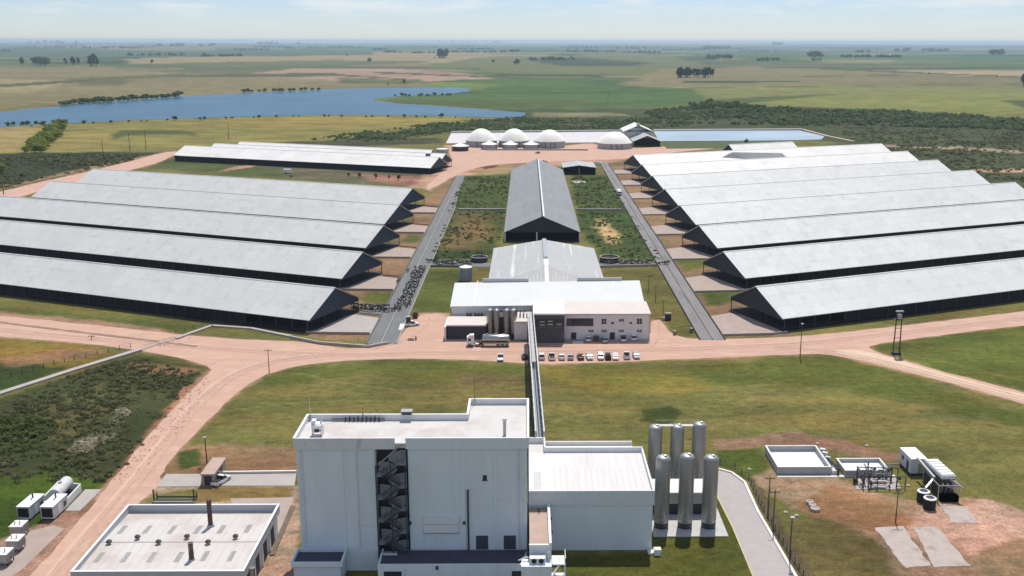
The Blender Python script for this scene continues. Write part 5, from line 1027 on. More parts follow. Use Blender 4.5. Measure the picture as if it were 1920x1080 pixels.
# ------------------------------------------------------------------ digesters
def dome(label, u0, u1, v_, hw_, ht_):
    a = at(u0, v_); b_ = at(u1, v_); x = (a[0]+b_[0])/2; r_ = (b_[0]-a[0])/2; y = a[1]+r_*.8
    t_ = thing('digester', label, 'digester', x, y, 0, 'domed digesters at the back of the farm')
    obj('tank_wall', MB().lathe([(r_, 0), (r_, hw_)], x, y, 40, False), tankwall, t_, True)
    pf = [(r_*1.02*(1-k/14)+.02, hw_+(ht_-hw_)*(1-(1-k/14)**2.1)) for k in range(0, 15)]
    obj('dome', MB().lathe(pf, x, y, 40), dome_m, t_, True); obj('rim', MB().lathe([(r_*1.02, hw_-.35), (r_*1.035, hw_-.35), (r_*1.035, hw_+.05), (r_*1.02, hw_+.05)], x, y, 40, False), steel, t_)
    for a_ in (1.3, 1.62, 1.9): obj('pipe', MB().tube((x-r_*1.03*math.cos(a_), y-r_*1.03*math.sin(a_), 0), (x-r_*1.03*math.cos(a_), y-r_*1.03*math.sin(a_), hw_), .2), steel_d, t_)
dome('cream domed digester, leftmost of the row of three', 872, 931, 276, 5.2, 15.2); dome('cream domed digester in the middle of the row of three', 935, 993, 276, 5.2, 15.2); dome('cream domed digester, rightmost of the row of three', 1001, 1060, 278, 5.6, 15.0); dome('cream domed digester standing apart beside the gabled shed', 1122, 1187, 280, 4.8, 14.0)
def small_tank(label, u0, u1, v_, h0, h1, m_):
    a = at(u0, v_); b_ = at(u1, v_); x = (a[0]+b_[0])/2; r_ = (b_[0]-a[0])/2; y = a[1]+r_
    t_ = thing('conical_tank', label, 'tank', x, y, 0, 'small tanks with conical lids before the domes')
    obj('tank_wall', MB().lathe([(r_*.92, 0), (r_*.92, h0)], x, y, 26, False), m_, t_, True); obj('lid', MB().lathe([(r_*1.04, h0-.2), (r_*1.06, h0+.1), (r_*.55, h0+(h1-h0)*.45), (r_*.1, h1)], x, y, 26), white, t_, True)
    obj('pipe', MB().tube((x-r_*.95, y-r_*.4, 0), (x-r_*.95, y-r_*.4, h0), .3).tube((x+r_*.95, y-r_*.4, 0), (x+r_*.95, y-r_*.4, h0), .3), steel_d, t_)
small_tank('small tank with white conical lid before the leftmost dome', 902, 932, 281, 4.2, 7.0, tankwall); small_tank('small tank with white conical lid between left and middle dome', 942, 971, 281, 4.2, 7.0, tankwall); small_tank('small tank with white conical lid between middle and right dome', 981, 1010, 281, 4.2, 7.0, tankwall); small_tank('dark walled tank with grey conical lid nearest the lone white shed', 846, 878, 284, 4.0, 6.4, steel_d)
a = at(838, 286); t = thing('low_tank', 'low pale round tank beside the end of the lone white shed', 'tank', *a, 0); obj('tank_wall', MB().lathe([(5, 0), (5, 2.6)], a[0]-4, a[1]+2, 24), steel, t, True); obj('lid', MB().lathe([(5.2, 2.6), (5.2, 2.9), (.3, 3.6)], a[0]-4, a[1]+2, 24), roof_w, t, True)
kerb('yard_wall', [(-35, 862), (52, 862)], 1.0, 1.2, conc); 
# lagoons
struct('lagoon_cover', MB().flat(px((836, 269), (1190, 267), (1190, 247), (846, 250)), .2), sheet_m)
kerb('lagoon_bank', px((846, 249), (1190, 246)), 3, 1.5, conc_w)
struct('lagoon', MB().flat(px((1236, 265), (1440, 264), (1540, 262), (1546, 256), (1500, 245), (1225, 246)), .25), water('lagoon_water', (0.34, 0.42, 0.48), .4))
kerb('lagoon_bank', px((1225, 245), (1505, 243.5)), 4, 1.2, conc_w); kerb('lagoon_bank', px((1505, 243.5), (1552, 256), (1600, 266)), 3, .8, dirt_t)
struct('grass_bank', MB().flat(px((1250, 279), (1456, 277), (1452, 264), (1240, 266)), .15), mat('grass_bank', A(92, 108, 60), .95, var=.25, scale=.2))
t = thing('separator_shed', 'grey gabled two level shed right of the lone dome', 'shed', 106, 900, 0)
def gable(mb_, x, y0, y1, hw_, e, r_):
    for s in (-1, 1): mb_.add([(x+s*hw_, y0, e), (x+s*hw_, y1, e), (x, y1, r_), (x, y0, r_), (x+s*hw_, y0, e-.3), (x+s*hw_, y1, e-.3), (x, y1, r_-.3), (x, y0, r_-.3)], [(0, 1, 2, 3), (7, 6, 5, 4), (0, 3, 7, 4), (0, 4, 5, 1), (1, 5, 6, 2)])
g1 = MB(); gable(g1, 105.5, 893, 925, 12.5, 4.6, 9.8); obj('roof', g1, roof_p, t); g2 = MB(); gable(g2, 101, 925, 960, 13.5, 10.5, 16.2); obj('upper_roof', g2, roof_w, t)
obj('ridge_turret', MB().box(99.6, 102.4, 925, 930, 16, 17.8), roof_p, t)
obj('wall', MB().box(88, 114, 925.5, 959, 0, 10.3), steel, t); obj('back_wall', MB().box(93.5, 117.5, 924, 925, 0, 4.4), wall_d, t)
for x in (93.4, 117.4): obj('post', MB().box(x-.3, x+.3, 893.4, 894, 0, 4.4), steel, t)
obj('side_wall', MB().box(93.2, 93.6, 895, 924, 0, 4.3).box(117.2, 117.6, 895, 924, 0, 4.3), wall_d, t)
a = at(1207, 268); 
t = thing('machine_shed', 'small grey roofed open shed beside the back end of the central barn', 'shed', 35, 700, 0)
X0, X1, XM = 24.5, 48.0, 36.2
for xa in (X0, X1): obj('roof', MB().add([(xa, 701, 5.0), (xa, 730, 5.0), (XM, 730, 6.6), (XM, 701, 6.6), (xa, 701, 4.7), (xa, 730, 4.7), (XM, 730, 6.3), (XM, 701, 6.3)], [(0, 1, 2, 3), (7, 6, 5, 4), (0, 3, 7, 4), (0, 4, 5, 1), (1, 5, 6, 2)]), roof_p, t)
for x in (X0+.4, XM, X1-.4): obj('post', MB().box(x-.2, x+.2, 701.3, 701.7, 0, 4.8), steel, t)
obj('back_wall', MB().box(X0+.3, X1-.3, 729, 729.4, 0, 4.7), wall_d, t); obj('side_wall', MB().box(X0+.2, X0+.5, 702, 729, 0, 4.6).box(X1-.5, X1-.2, 702, 729, 0, 4.6), wall_d, t); obj('floor', MB().box(X0+.6, X1-.6, 702, 728.9, .02, .12), floor_m, t)
a = at(1113, 310); t = thing('slurry_pit', 'white rimmed round pit beside the machine shed', 'pit', *a, 0); obj('rim', MB().lathe([(4.2, 0), (4.2, 1.8), (3.6, 1.8), (3.6, .2)], a[0]+2, a[1]+3, 22, False), conc_w, t); obj('slurry', MB().lathe([(3.5, .3), (3.5, .6)], a[0]+2, a[1]+3, 22), wall_d, t)
a = at(1087, 341); struct('concrete_slab', MB().flat([(a[0]-5, a[1]-6), (a[0]+4, a[1]-6), (a[0]+4, a[1]+5), (a[0]-5, a[1]+5)], .08), conc)
# ------------------------------------------------------------------ vehicles
def paint_m(name, col, r_=.28): 
    m_ = mat(name, col, r_, var=.04, scale=2, spec=.5, coord='Object'); return m_
def car_root(kind, label='', cat='car'):
    t_ = thing('parked_pickup' if kind == 'pickup' else 'parked_car', label, 'pickup' if kind == 'pickup' else 'car')
    L_, W_ = (4.9, 1.85) if kind == 'pickup' else (4.2, 1.76)
    def sect(prof, w0, w1):
        mb = MB(); n_ = len(prof); vs = []
        for s in (-1, 1):
            for (yy_, zz_, ww) in prof: vs.append((s*ww*W_/2, yy_, zz_))
        fs = [tuple(range(n_-1, -1, -1)), tuple(range(n_, 2*n_))]+[(i, (i+1) % n_, n_+(i+1) % n_, n_+i) for i in range(n_)]
        return mb.add(vs, fs)
    h = L_/2
    lower = [(-h, .35, .94), (-h+.1, .28, .96), (h-.1, .28, .96), (h, .38, .9), (h-.05, .68, .9), (h-1.0, .90, .97), (-h+(1.75 if kind == 'pickup' else .55), .95, .98), (-h+.05, .92, .95), (-h-.02, .6, .96)]
    if kind == 'suv': lower = [(-h, .4, .95), (h, .4, .92), (h-.03, .8, .92), (h-.95, 1.0, .97), (-h+.1, 1.02, .97), (-h-.02, .7, .97)]
    obj('body', sect(lower, 1, 1), paint_m('car_white', (.78, .78, .77)), t_, True)
    if kind == 'pickup': cab = [(-.35, .93, .95), (h-1.25, .9, .95), (h-1.95, 1.55, .8), (h-2.3, 1.66, .78), (-.2, 1.66, .78)]
    elif kind == 'suv': cab = [(-h+.15, 1.0, .95), (h-1.0, .98, .94), (h-1.7, 1.6, .8), (-h+.5, 1.66, .8)]
    else: cab = [(-h+.35, .93, .95), (h-1.05, .89, .95), (h-1.85, 1.38, .78), (-h+1.45, 1.42, .78), (-h+.8, 1.3, .8)]
    obj('glasshouse', sect(cab, 1, 1), glass_m, t_, True)
    rp_ = [(c[0], c[1], c[2]) for c in cab if c[1] > 1.29]; y0_, y1_ = min(c[0] for c in rp_), max(c[0] for c in rp_); zt = max(c[1] for c in rp_)
    obj('roof', MB().box(-.39*W_, .39*W_, y0_+.02, y1_-.02, zt-.04, zt+.03), paint_m('car_white', (.78, .78, .77)), t_)
    if kind == 'pickup': obj('cargo_bed', MB().box(-.8, .8, -h+.15, -.45, .955, .965), black_m, t_)
    for sx in (-1, 1):
        for yw in (h-.85, -h+.85): w_ = obj('wheel', MB().tube((sx*W_*.5, yw, .33), (sx*(W_*.5-.22), yw, .33), .33, n=14), black_m, t_); obj('rim', MB().tube((sx*(W_*.5+.01), yw, .33), (sx*(W_*.5-.02), yw, .33), .19, n=10), steel, w_)
        obj('headlight', MB().box(sx*W_*.36-.16, sx*W_*.36+.16, h-.06, h-.005, .55, .7), white, t_)
        obj('tail_light', MB().box(sx*W_*.42-.1, sx*W_*.42+.1, -h-.04, -h+.02, .62, .82), mat('tail_red', (.3, .02, .02), .3), t_)
    return t_
COLS = dict(white=(.78, .78, .76), silver=(.42, .43, .44), red=(.16, .03, .035), black=(.015, .016, .02), grey=(.20, .21, .22), maroon=(.09, .03, .03))
proto = {k: car_root(k) for k in ('car', 'suv', 'pickup')}; used = set()
def park(kind, col, u, v_, rz, label, group):
    x, y = at(u, v_); m_ = paint_m('car_'+col, COLS[col]); g_ = proto[kind]
    c_ = dup(g_, x, y, .04, rz, label, group, mats={'body': m_, 'roof': m_}); return c_
row = [('suv', 'white', 1015.5, 'white car nearest the gallery in the long row'), ('pickup', 'white', 1034.5, 'white pickup second from the gallery in the long row'), ('car', 'white', 1053, 'white small car third from the gallery in the long row'), ('car', 'silver', 1070, 'silver car between a white car and the maroon car'), ('car', 'maroon', 1088, 'dark maroon car in the long row'), ('car', 'silver', 1105, 'silver car right of the maroon car'), ('suv', 'white', 1126, 'white van like car left of the black car'), ('suv', 'black', 1139.6, 'black car in the long row'), ('car', 'white', 1154, 'white car parked tight right of the black car'), ('pickup', 'white', 1175, 'white pickup parked slightly forward near the right row end'), ('car', 'silver', 1192.5, 'silver hatchback at the right end of the long row')]
cr_n = random.Random(5)
for k, c_, u, lab in row: park(k, c_, u, 672.5 if u not in (1175, 1192.5) else 670.5, R(cr_n.uniform(-5, 5)+(180 if cr_n.random() < .4 else 0)), lab, 'cars parked in the long row by the lawn')
for k, c_, u, v_, lab in (('car', 'white', 1102, 638.5, 'white car leftmost of those parked against the office wing'), ('car', 'red', 1117.7, 637.5, 'red car parked against the office wing'), ('suv', 'silver', 1133.5, 641, 'silver car standing forward of the red car by the office wing'), ('pickup', 'white', 1168.6, 638, 'white pickup parked against the office wing, right of the gap'), ('suv', 'white', 1188.6, 637, 'white car rightmost of those parked against the office wing')): park(k, c_, u, v_, R(cr_n.uniform(-4, 4)), lab, 'cars parked against the office wing')
park('pickup', 'white', 938.5, 674, R(180), 'white pickup alone on the dirt left of the gallery', 'cars standing alone'); park('car', 'black', 984, 672, R(5), 'dark car in the shade of the gallery', 'cars standing alone')
park('pickup', 'white', 772, 611, R(-62), 'white pickup beside the lower end of the left lane', 'cars standing alone'); park('pickup', 'white', 415, 905, R(-20), 'white pickup next to the gate hut', 'cars standing alone')
park('suv', 'grey', 1008, 288, R(80), 'dark car on the pink yard before the right dome', 'cars standing alone'); park('pickup', 'white', 1020, 304, R(80), 'white pickup behind the back end of the central barn', 'cars standing alone')
def kill(o):
    for ch in list(o.children): kill(ch)
    bpy.data.objects.remove(o)
for g_ in proto.values(): kill(g_)
# feed truck on the right lane
x, y = at(1161, 366); t = thing('feed_truck', 'white feed truck driving on the right lane', 'truck', x, y, 0)
obj('feed_box', MB().prism(rect(x, y+2, 2.4, 5.5, 0), 1.0, 3.1), white, t); obj('cab', MB().prism(rect(x, y-2.2, 2.3, 2.0, 0), .7, 2.7), white, t); obj('windscreen', MB().box(x-1, x+1, y-3.23, y-3.19, 1.6, 2.5), glass_m, t); obj('chassis', MB().prism(rect(x, y+.5, 2.1, 7.6, 0), .45, .95), steel_d, t)
for sx in (-1.1, .8):
    for yw in (-2.2, 2.2, 3.6): obj('wheel', MB().tube((x+sx, y+yw, .5), (x+sx+.3, y+yw, .5), .5, n=12), black_m, t)
# milk tanker
x0, y = at(876, 651); y += 1.5; x1 = at(956, 651)[0]
t = thing('milk_tanker', 'steel tank trailer with white tractor cab at the dairy loading dock', 'tanker truck', x0, y, 0)
tm = MB(); 
n_ = 20; prof = [(-.0, .2), (.12, .85), (.35, 1.0)]
def ell(xx, k): return [(xx, y+1.25*k*math.cos(2*math.pi*j/n_), 2.35+1.15*k*math.sin(2*math.pi*j/n_)) for j in range(n_)]
xa = x0+4.4; secs = [(xa, .55), (xa+.2, .9), (xa+.5, 1), (x1-.5, 1), (x1-.2, .9), (x1, .55)]; vs = []; fs = []
for xx, k in secs: vs += ell(xx, k)
for i in range(len(secs)-1):
    for j in range(n_): fs.append((i*n_+j, i*n_+(j+1) % n_, (i+1)*n_+(j+1) % n_, (i+1)*n_+j))
fs += [tuple(range(n_)), tuple(range(len(secs)*n_-1, (len(secs)-1)*n_-1, -1))]
obj('tank', tm.add(vs, fs), mat('tanker_steel', (.42, .41, .40), .22, .9, var=.04, scale=1), t, True)
obj('walkway', MB().box(xa+.4, x1-.4, y-.3, y+.3, 3.5, 3.58), steel, t)
for k in range(3): obj('hatch', MB().lathe([(.3, 3.58), (.3, 3.85)], xa+1.6+k*2.5, y, 10), steel, t)
obj('side_skirt', MB().box(xa+.3, x1-.2, y-1.2, y-1.1, .75, 1.35), steel, t); obj('chassis', MB().box(xa-.6, x1-.2, y-.5, y+.5, .75, 1.2), steel_d, t)
obj('cab', MB().box(x0-.1, x0+2.0, y-1.2, y+1.2, .75, 3.0), white, t); obj('cab_roof', MB().add([(x0+.2, y-1.15, 3.0), (x0+2.0, y-1.15, 3.0), (x0+2.0, y+1.15, 3.0), (x0+.2, y+1.15, 3.0), (x0+.7, y-1.0, 3.55), (x0+2.0, y-1.0, 3.65), (x0+2.0, y+1.0, 3.65), (x0+.7, y+1.0, 3.55)], [(4, 5, 6, 7), (0, 1, 5, 4), (1, 2, 6, 5), (2, 3, 7, 6), (3, 0, 4, 7)]), white, t)
obj('windscreen', MB().box(x0-.14, x0-.08, y-1.05, y+1.05, 1.7, 2.7), glass_m, t); obj('side_window', MB().box(x0+.3, x0+1.2, y-1.23, y-1.19, 1.8, 2.6), glass_m, t); obj('chassis', MB().box(x0+.2, xa+1.0, y-.5, y+.5, .6, .95), steel_d, t); obj('fuel_tank', MB().tube((x0+2.4, y-.95, .75), (x0+3.5, y-.95, .75), .36, n=12), steel, t)
for xw in (x0+.7, x0+3.4, x0+4.5, x1-3.6, x1-2.3, x1-1.0):
    for yw in (y-1.2, y+.85): w_ = obj('wheel', MB().tube((xw, yw, .5), (xw, yw+.35, .5), .5, n=16), black_m, t); obj('hub', MB().tube((xw, yw-.02, .5), (xw, yw, .5), .24, n=10), steel, w_)
# small things on the right lawn and by the left lane
x, y = at(1252, 600); t = thing('feed_bin', 'dark box bin with pale side tray on the right lawn', 'bin', x, y, 0); obj('bin', MB().box(x-.9, x+1.0, y-.8, y+.8, .2, 2.2), wall_d, t); obj('lid', MB().box(x-.9, x+1.1, y-.2, y+.9, 2.2, 2.35), conc, t); obj('tray', MB().box(x-2.0, x-.95, y-.6, y+.5, 0, 1.0), conc, t)
for u, v_, lab in ((1265, 628, 'pair of olive drums at the edge of the right lawn'), (1296, 623, 'small olive drum beside the lower end of the right lane')):
    x, y = at(u, v_); t = thing('drum', lab, 'drum', x, y, 0); m_ = mat('drum_olive', (.20, .19, .12), .6, var=.2); obj('drum', MB().lathe([(.55, 0), (.58, .6), (.55, 1.3)], x, y, 14), m_, t, True); obj('lid', MB().lathe([(.5, 1.3), (.5, 1.4)], x, y, 14), conc, t)
x, y = at(779, 597); t = thing('cable_reel', 'round dark reel standing beside the lower left lane', 'reel', x, y, 0); obj('flange', MB().tube((x, y-.5, 1.0), (x, y-.4, 1.0), 1.0, n=18).tube((x, y+.4, 1.0), (x, y+.5, 1.0), 1.0, n=18), rust, t); obj('core', MB().tube((x, y-.4, 1.0), (x, y+.4, 1.0), .6, n=14), black_m, t)
x, y = at(766, 605); t = thing('control_cabinet', 'dark upright cabinet by the kerb of the lower left lane', 'cabinet', x, y, 0); obj('cabinet', MB().box(x-.7, x+.7, y-.5, y+.5, .1, 2.0), wall_d, t); obj('lid', MB().box(x-.8, x+.8, y-.6, y+.6, 2.0, 2.12), steel, t)
x, y = at(754, 616); t = thing('loading_ramp', 'white sloping ramp beside the lower left lane', 'ramp', x, y, 0); obj('ramp', MB().add([(x-1, y-2, .05), (x+.6, y-2, .05), (x+.8, y+2, 1.1), (x-.8, y+2, 1.1), (x-1, y+2, 0), (x+.8, y+2, 0)], [(0, 1, 2, 3), (2, 5, 4, 3), (1, 5, 2), (0, 3, 4)]), conc_w, t); obj('rail', MB().beam((x+.7, y-2, .9), (x+.9, y+2, 2.0), .08, .08), steel, t)
x, y = at(775, 638); t = thing('water_trough', 'small pinkish trough with a post on the dirt yard', 'trough', x, y, 0); ring(tb := MB(), x-1.7, x+.3, y-.5, y+.5, 0, .55, .15); obj('basin', tb, pad_m, t); obj('post', MB().box(x+.6, x+1.0, y-.2, y+.2, 0, 1.3), rust, t)
x, y = at(539, 325); t = thing('white_trailer', 'small white trailer in the pasture behind the left barns', 'trailer', x, y, 0); obj('box', MB().box(x-2.6, x+2.6, y-1.2, y+1.2, .7, 3.0), white, t); obj('wheel', MB().tube((x-.8, y-1.3, .5), (x-.8, y-1.0, .5), .5, n=12), black_m, t); obj('drawbar', MB().beam((x+2.6, y, .7), (x+4, y, .5), .15, .15), steel_d, t)

# ------------------------------------------------------------------ cows
def cow_mesh(headdown, stride):
    V = [(0, .55, 1.05, .30, .36), (0, 1.0, 1.12, .22, .30), (0, .1, 1.02, .36, .40), (0, -.45, 1.05, .34, .37), (0, -.85, 1.10, .24, .28)]
    bm_ = bpy.data.meshes.new('cow_skel'); vs = [v_[:3] for v_ in V]; rad = [v_[3:] for v_ in V]; ed = [(1, 0), (0, 2), (2, 3), (3, 4)]
    def chain(start, pts):
        p_ = start
        for (x, y, z, r_) in pts: vs.append((x, y, z)); rad.append((r_, r_)); ed.append((p_, len(vs)-1)); p_ = len(vs)-1
    if headdown: chain(1, [(0, 1.3, 1.05, .17), (0, 1.55, .72, .14), (0, 1.72, .45, .10), (0, 1.78, .28, .08)])
    else: chain(1, [(0, 1.28, 1.26, .18), (0, 1.5, 1.36, .15), (0, 1.75, 1.22, .10), (0, 1.9, 1.12, .085)])
    for s in (-1, 1):
        o_ = stride*s
        chain(1, [(s*.2, .85+o_*.3, .72, .10), (s*.2, .85+o_, .42, .065), (s*.2, .83+o_*1.2, .05, .06)])
        chain(4, [(s*.22, -.75-o_*.2, .75, .14), (s*.21, -.95-o_, .45, .065), (s*.21, -.85-o_*1.2, .05, .06)])
    chain(4, [(0, -1.08, 1.12, .05), (0, -1.15, .7, .03)])
    bm_.from_pydata(vs, ed, []); o = bpy.data.objects.new('cow_skel', bm_); C.objects.link(o)
    md = o.modifiers.new('skin', 'SKIN'); md.use_smooth_shade = True
    for i, r_ in enumerate(rad): bm_.skin_vertices[0].data[i].radius = r_
    bm_.skin_vertices[0].data[2].use_root = True
    o.modifiers.new('sub', 'SUBSURF').levels = 1
    dg = bpy.context.evaluated_depsgraph_get(); m_ = bpy.data.meshes.new_from_object(o.evaluated_get(dg)); bpy.data.objects.remove(o); m_.name = 'cow'
    for p_ in m_.polygons: p_.use_smooth = True
    return m_
cm = bpy.data.materials.new('holstein_hide'); cm.use_nodes = True; n = cm.node_tree; b = n.nodes['Principled BSDF']; b.inputs['Roughness'].default_value = .75
tco = n.nodes.new('ShaderNodeTexCoord'); oi = n.nodes.new('ShaderNodeObjectInfo'); ad = n.nodes.new('ShaderNodeVectorMath'); ad.operation = 'ADD'; sl_ = n.nodes.new('ShaderNodeVectorMath'); sl_.operation = 'SCALE'; sl_.inputs[0].default_value = (37, 53, 71)
tn = n.nodes.new('ShaderNodeTexNoise'); tn.inputs['Scale'].default_value = 1.6; tn.inputs['Detail'].default_value = 1.5; rp_ = n.nodes.new('ShaderNodeValToRGB'); rp_.color_ramp.elements[0].position = .60; rp_.color_ramp.elements[0].color = (.014, .013, .013, 1); rp_.color_ramp.elements[1].position = .63; rp_.color_ramp.elements[1].color = (.66, .63, .58, 1)
n.links.new(oi.outputs['Random'], sl_.inputs['Scale']); n.links.new(tco.outputs['Object'], ad.inputs[0]); n.links.new(sl_.outputs[0], ad.inputs[1]); n.links.new(ad.outputs[0], tn.inputs['Vector']); n.links.new(tn.outputs['Fac'], rp_.inputs[0]); n.links.new(rp_.outputs[0], b.inputs['Base Color'])
cows = [cow_mesh(False, .12), cow_mesh(True, .03), cow_mesh(False, -.16)]
for m_ in cows: m_.materials.append(cm)
crn = random.Random(12); placed = []
def herd(poly, count, heading, label, group, dmin=1.35, spread=25):
    xs = [p[0] for p in poly]; ys_ = [p[1] for p in poly]; k = 0; tries = 0
    while k < count and tries < 6000:
        tries += 1; x = crn.uniform(min(xs), max(xs)); y = crn.uniform(min(ys_), max(ys_)); ins = False
        for i in range(len(poly)):
            a, b_ = poly[i], poly[(i+1) % len(poly)]
            if (a[1] > y) != (b_[1] > y) and x < a[0]+(y-a[1])*(b_[0]-a[0])/(b_[1]-a[1]): ins = not ins
        if not ins or any((x-q[0])**2+((y-q[1])*.75)**2 < dmin*dmin for q in placed): continue
        placed.append((x, y)); k += 1
        o = bpy.data.objects.new('cow', crn.choice(cows)); C.objects.link(o); o.location = (x, y, .12); o.rotation_euler = (0, 0, R(heading+crn.uniform(-spread, spread))); s = crn.uniform(.92, 1.06); o.scale = (s, s, s)
        o['label'] = label; o['category'] = 'cow'; o['group'] = group
herd(px((733, 584), (754, 584), (766, 577), (798, 503), (777, 502), (756, 553), (741, 574)), 78, 175, 'black and white cow in the herd filling the right half of the left lane', 'cows on the left lane', 1.12)
herd(px((664, 584), (726, 586), (730, 578), (662, 575)), 24, 80, 'black and white cow crossing from the nearest left barn to the lane', 'cows crossing at the nearest left barn', 1.05)
herd(px((800, 501), (880, 500), (885, 491), (802, 491)), 26, 95, 'black and white cow on the walkway between left lane and milking hall', 'cows on the left walkway', 1.2)
herd(px((1126, 502), (1256, 497), (1256, 491), (1128, 494)), 24, 90, 'dark cow on the walkway between milking hall and right lane', 'cows on the right walkway', 1.4)
for u, v_, lab in ((746, 531, 'cow alone on the empty half of the left lane, lower one'), (748, 527, 'cow alone on the empty half of the left lane, upper one'), (765, 510, 'cow at the left fringe of the herd near the walkway')):
    x, y = at(u, v_); o = bpy.data.objects.new('cow', cows[0]); C.objects.link(o); o.location = (x, y, .12); o.rotation_euler = (0, 0, R(170)); o['label'] = lab; o['category'] = 'cow'

# ------------------------------------------------------------------ vegetation
def clump(mb, x, y, z, rx, rz_, nq, sz, r_, squash=1.0):
    for _ in range(nq):
        th = r_.uniform(0, 6.283); ph = math.acos(r_.uniform(-.35, 1)); q = r_.uniform(.72, 1.05)
        d_ = Vector((math.sin(ph)*math.cos(th), math.sin(ph)*math.sin(th), math.cos(ph)))
        p_ = Vector((x+d_.x*rx*q, y+d_.y*rx*q, z+d_.z*rz_*q)); nrm = (d_+Vector((r_.uniform(-.6, .6), r_.uniform(-.6, .6), r_.uniform(-.4, .6)))).normalized()
        a_ = nrm.orthogonal().normalized(); a_.rotate(Matrix.Rotation(r_.uniform(0, 6.28), 3, nrm)); b2 = nrm.cross(a_); s = sz*r_.uniform(.6, 1.3)
        mb.add([p_-a_*s-b2*s*.7, p_+a_*s-b2*s*.7, p_+a_*s*.8+b2*s*.7, p_-a_*s*.8+b2*s*.7], [(0, 1, 2, 3)])
def tree_proto(kind, seed):
    r_ = random.Random(seed); t_ = thing('tree', '', 'tree'); tk = MB(); cr2 = MB()
    if kind == 'tall':   # unit height ~ 1 -> 10 m
        tk.tube((0, 0, 0), (.1, 0, 5.5), .28, .16); H0 = []
        for k in range(11):
            z = 3.0+k*.62; a = r_.uniform(0, 6.28); q = 1.7*(1-abs(z-6)/7); p_ = (q*math.cos(a)*.8, q*math.sin(a)*.8, z); tk.tube((.05, 0, z-1), p_, .09, .04, n=5); clump(cr2, *p_, 1.25, 1.1, 42, .36, r_)
        clump(cr2, .1, 0, 9.3, .9, .9, 36, .32, r_)
    else:
        tk.tube((0, 0, 0), (0, .1, 3), .32, .2)
        for k in range(13):
            a = r_.uniform(0, 6.28); q = r_.uniform(.6, 3.2); z = r_.uniform(2.6, 6.6)-q*.35; p_ = (q*math.cos(a), q*math.sin(a), z); tk.tube((0, .1, 2), p_, .12, .05, n=5); clump(cr2, *p_, 1.6, 1.25, 46, .45, r_)
        clump(cr2, 0, 0, 6.2, 1.7, 1.4, 50, .45, r_)
    obj('trunk', tk, bark, t_); obj('crown', cr2, leaf_d if kind == 'tall' else leaf_w, t_); return t_
TP = [tree_proto('tall', 1), tree_proto('tall', 2), tree_proto('round', 3), tree_proto('round', 4), tree_proto('round', 5)]
tr_ = random.Random(9)
def plant(u, v_, h_px, kinds, label, group=None, mats=None, du=0, dv=0, wide=1.0):
    u2 = u+tr_.uniform(-du, du); v2 = v_+tr_.uniform(-dv, dv); x, y = at(u2, v2); z = float(gz(x, y)) if math.hypot(x, y) > 2600 else 0
    if z != 0:   # keep it on the swell: walk along the sight line to the ground
        for _ in range(25):
            x, y = at(u2, v2, z); z = float(gz(x, y))
    sc_ = h_px*math.hypot(x, y)/FPX/(10 if kinds[0] < 2 else 7.2)*tr_.uniform(.85, 1.12)
    c_ = dup(TP[tr_.choice(kinds)], x, y, z-.1, tr_.uniform(0, 6.28), label, group, (sc_*wide, sc_*wide, sc_), mats); c_['category'] = 'tree' if h_px*math.hypot(x, y)/FPX > 5 else 'bush'
    if c_['category'] == 'bush': c_.name = 'bush'
    return c_
tall, rnd = [0, 1], [2, 3, 4]
def grove(n_, u, v_, h, du, dv, kinds, label, group, wide=1.0):
    for k in range(n_): plant(u, v_, h, kinds, label, group, None, du, dv, wide)
grove(14, 832, 108.5, 15, 11, .8, tall, 'tall dark tree in the square grove on the ridge behind the domes', 'square grove', 1.1); grove(3, 828, 110, 4, 26, .6, rnd, 'low bush at the foot of the square grove', 'bushes at the square grove')
grove(4, 175, 125, 19, 7, .6, tall, 'tall dark tree in the tallest clump on the left skyline fields', 'tallest left clump', 1.3); grove(4, 131, 122, 13, 9, .5, tall, 'dark tree in the clump left of the tallest clump', 'second left clump', 1.2); grove(2, 149, 122, 12, 3, .5, tall, 'dark tree in the slim pair left of the tallest clump', 'slim left pair', 1.0)
grove(8, 76, 122, 12, 18, .5, rnd, 'rounded tree in the wide clump on the far left fields', 'wide left clump', 1.1); grove(2, 40, 122, 13, 3, .4, tall, 'dark tree in the leftmost small clump', 'leftmost clump', 1.1)
grove(34, 1304, 145, 16, 33, 1.0, tall, 'tall dark tree in the broad grove beyond the green field', 'broad right grove', 1.15); grove(3, 1918, 162, 20, 6, .6, tall, 'tall dark tree in the grove cut by the right edge', 'right edge grove', 1.2)
for u, v_, h, lab in ((285, 119, 8, 'small round tree alone on the far tan field'), (693, 117, 9, 'round tree alone left of the square grove'), (969, 122, 12, 'round tree alone above the dark field'), (925, 118, 6, 'small tree left of the round tree above the dark field'), (651, 105, 4, 'tiny far tree left of the square grove'), (758, 157, 8, 'tree on the far shore at the lake end'), (728, 160, 5, 'bush on the far shore left of the lake end tree'), (1742, 140, 4, 'small tree on the dark hedge line at right'), (1868, 145, 4, 'small tree at the right end of the hedge line')): plant(u, v_, h, rnd, lab)
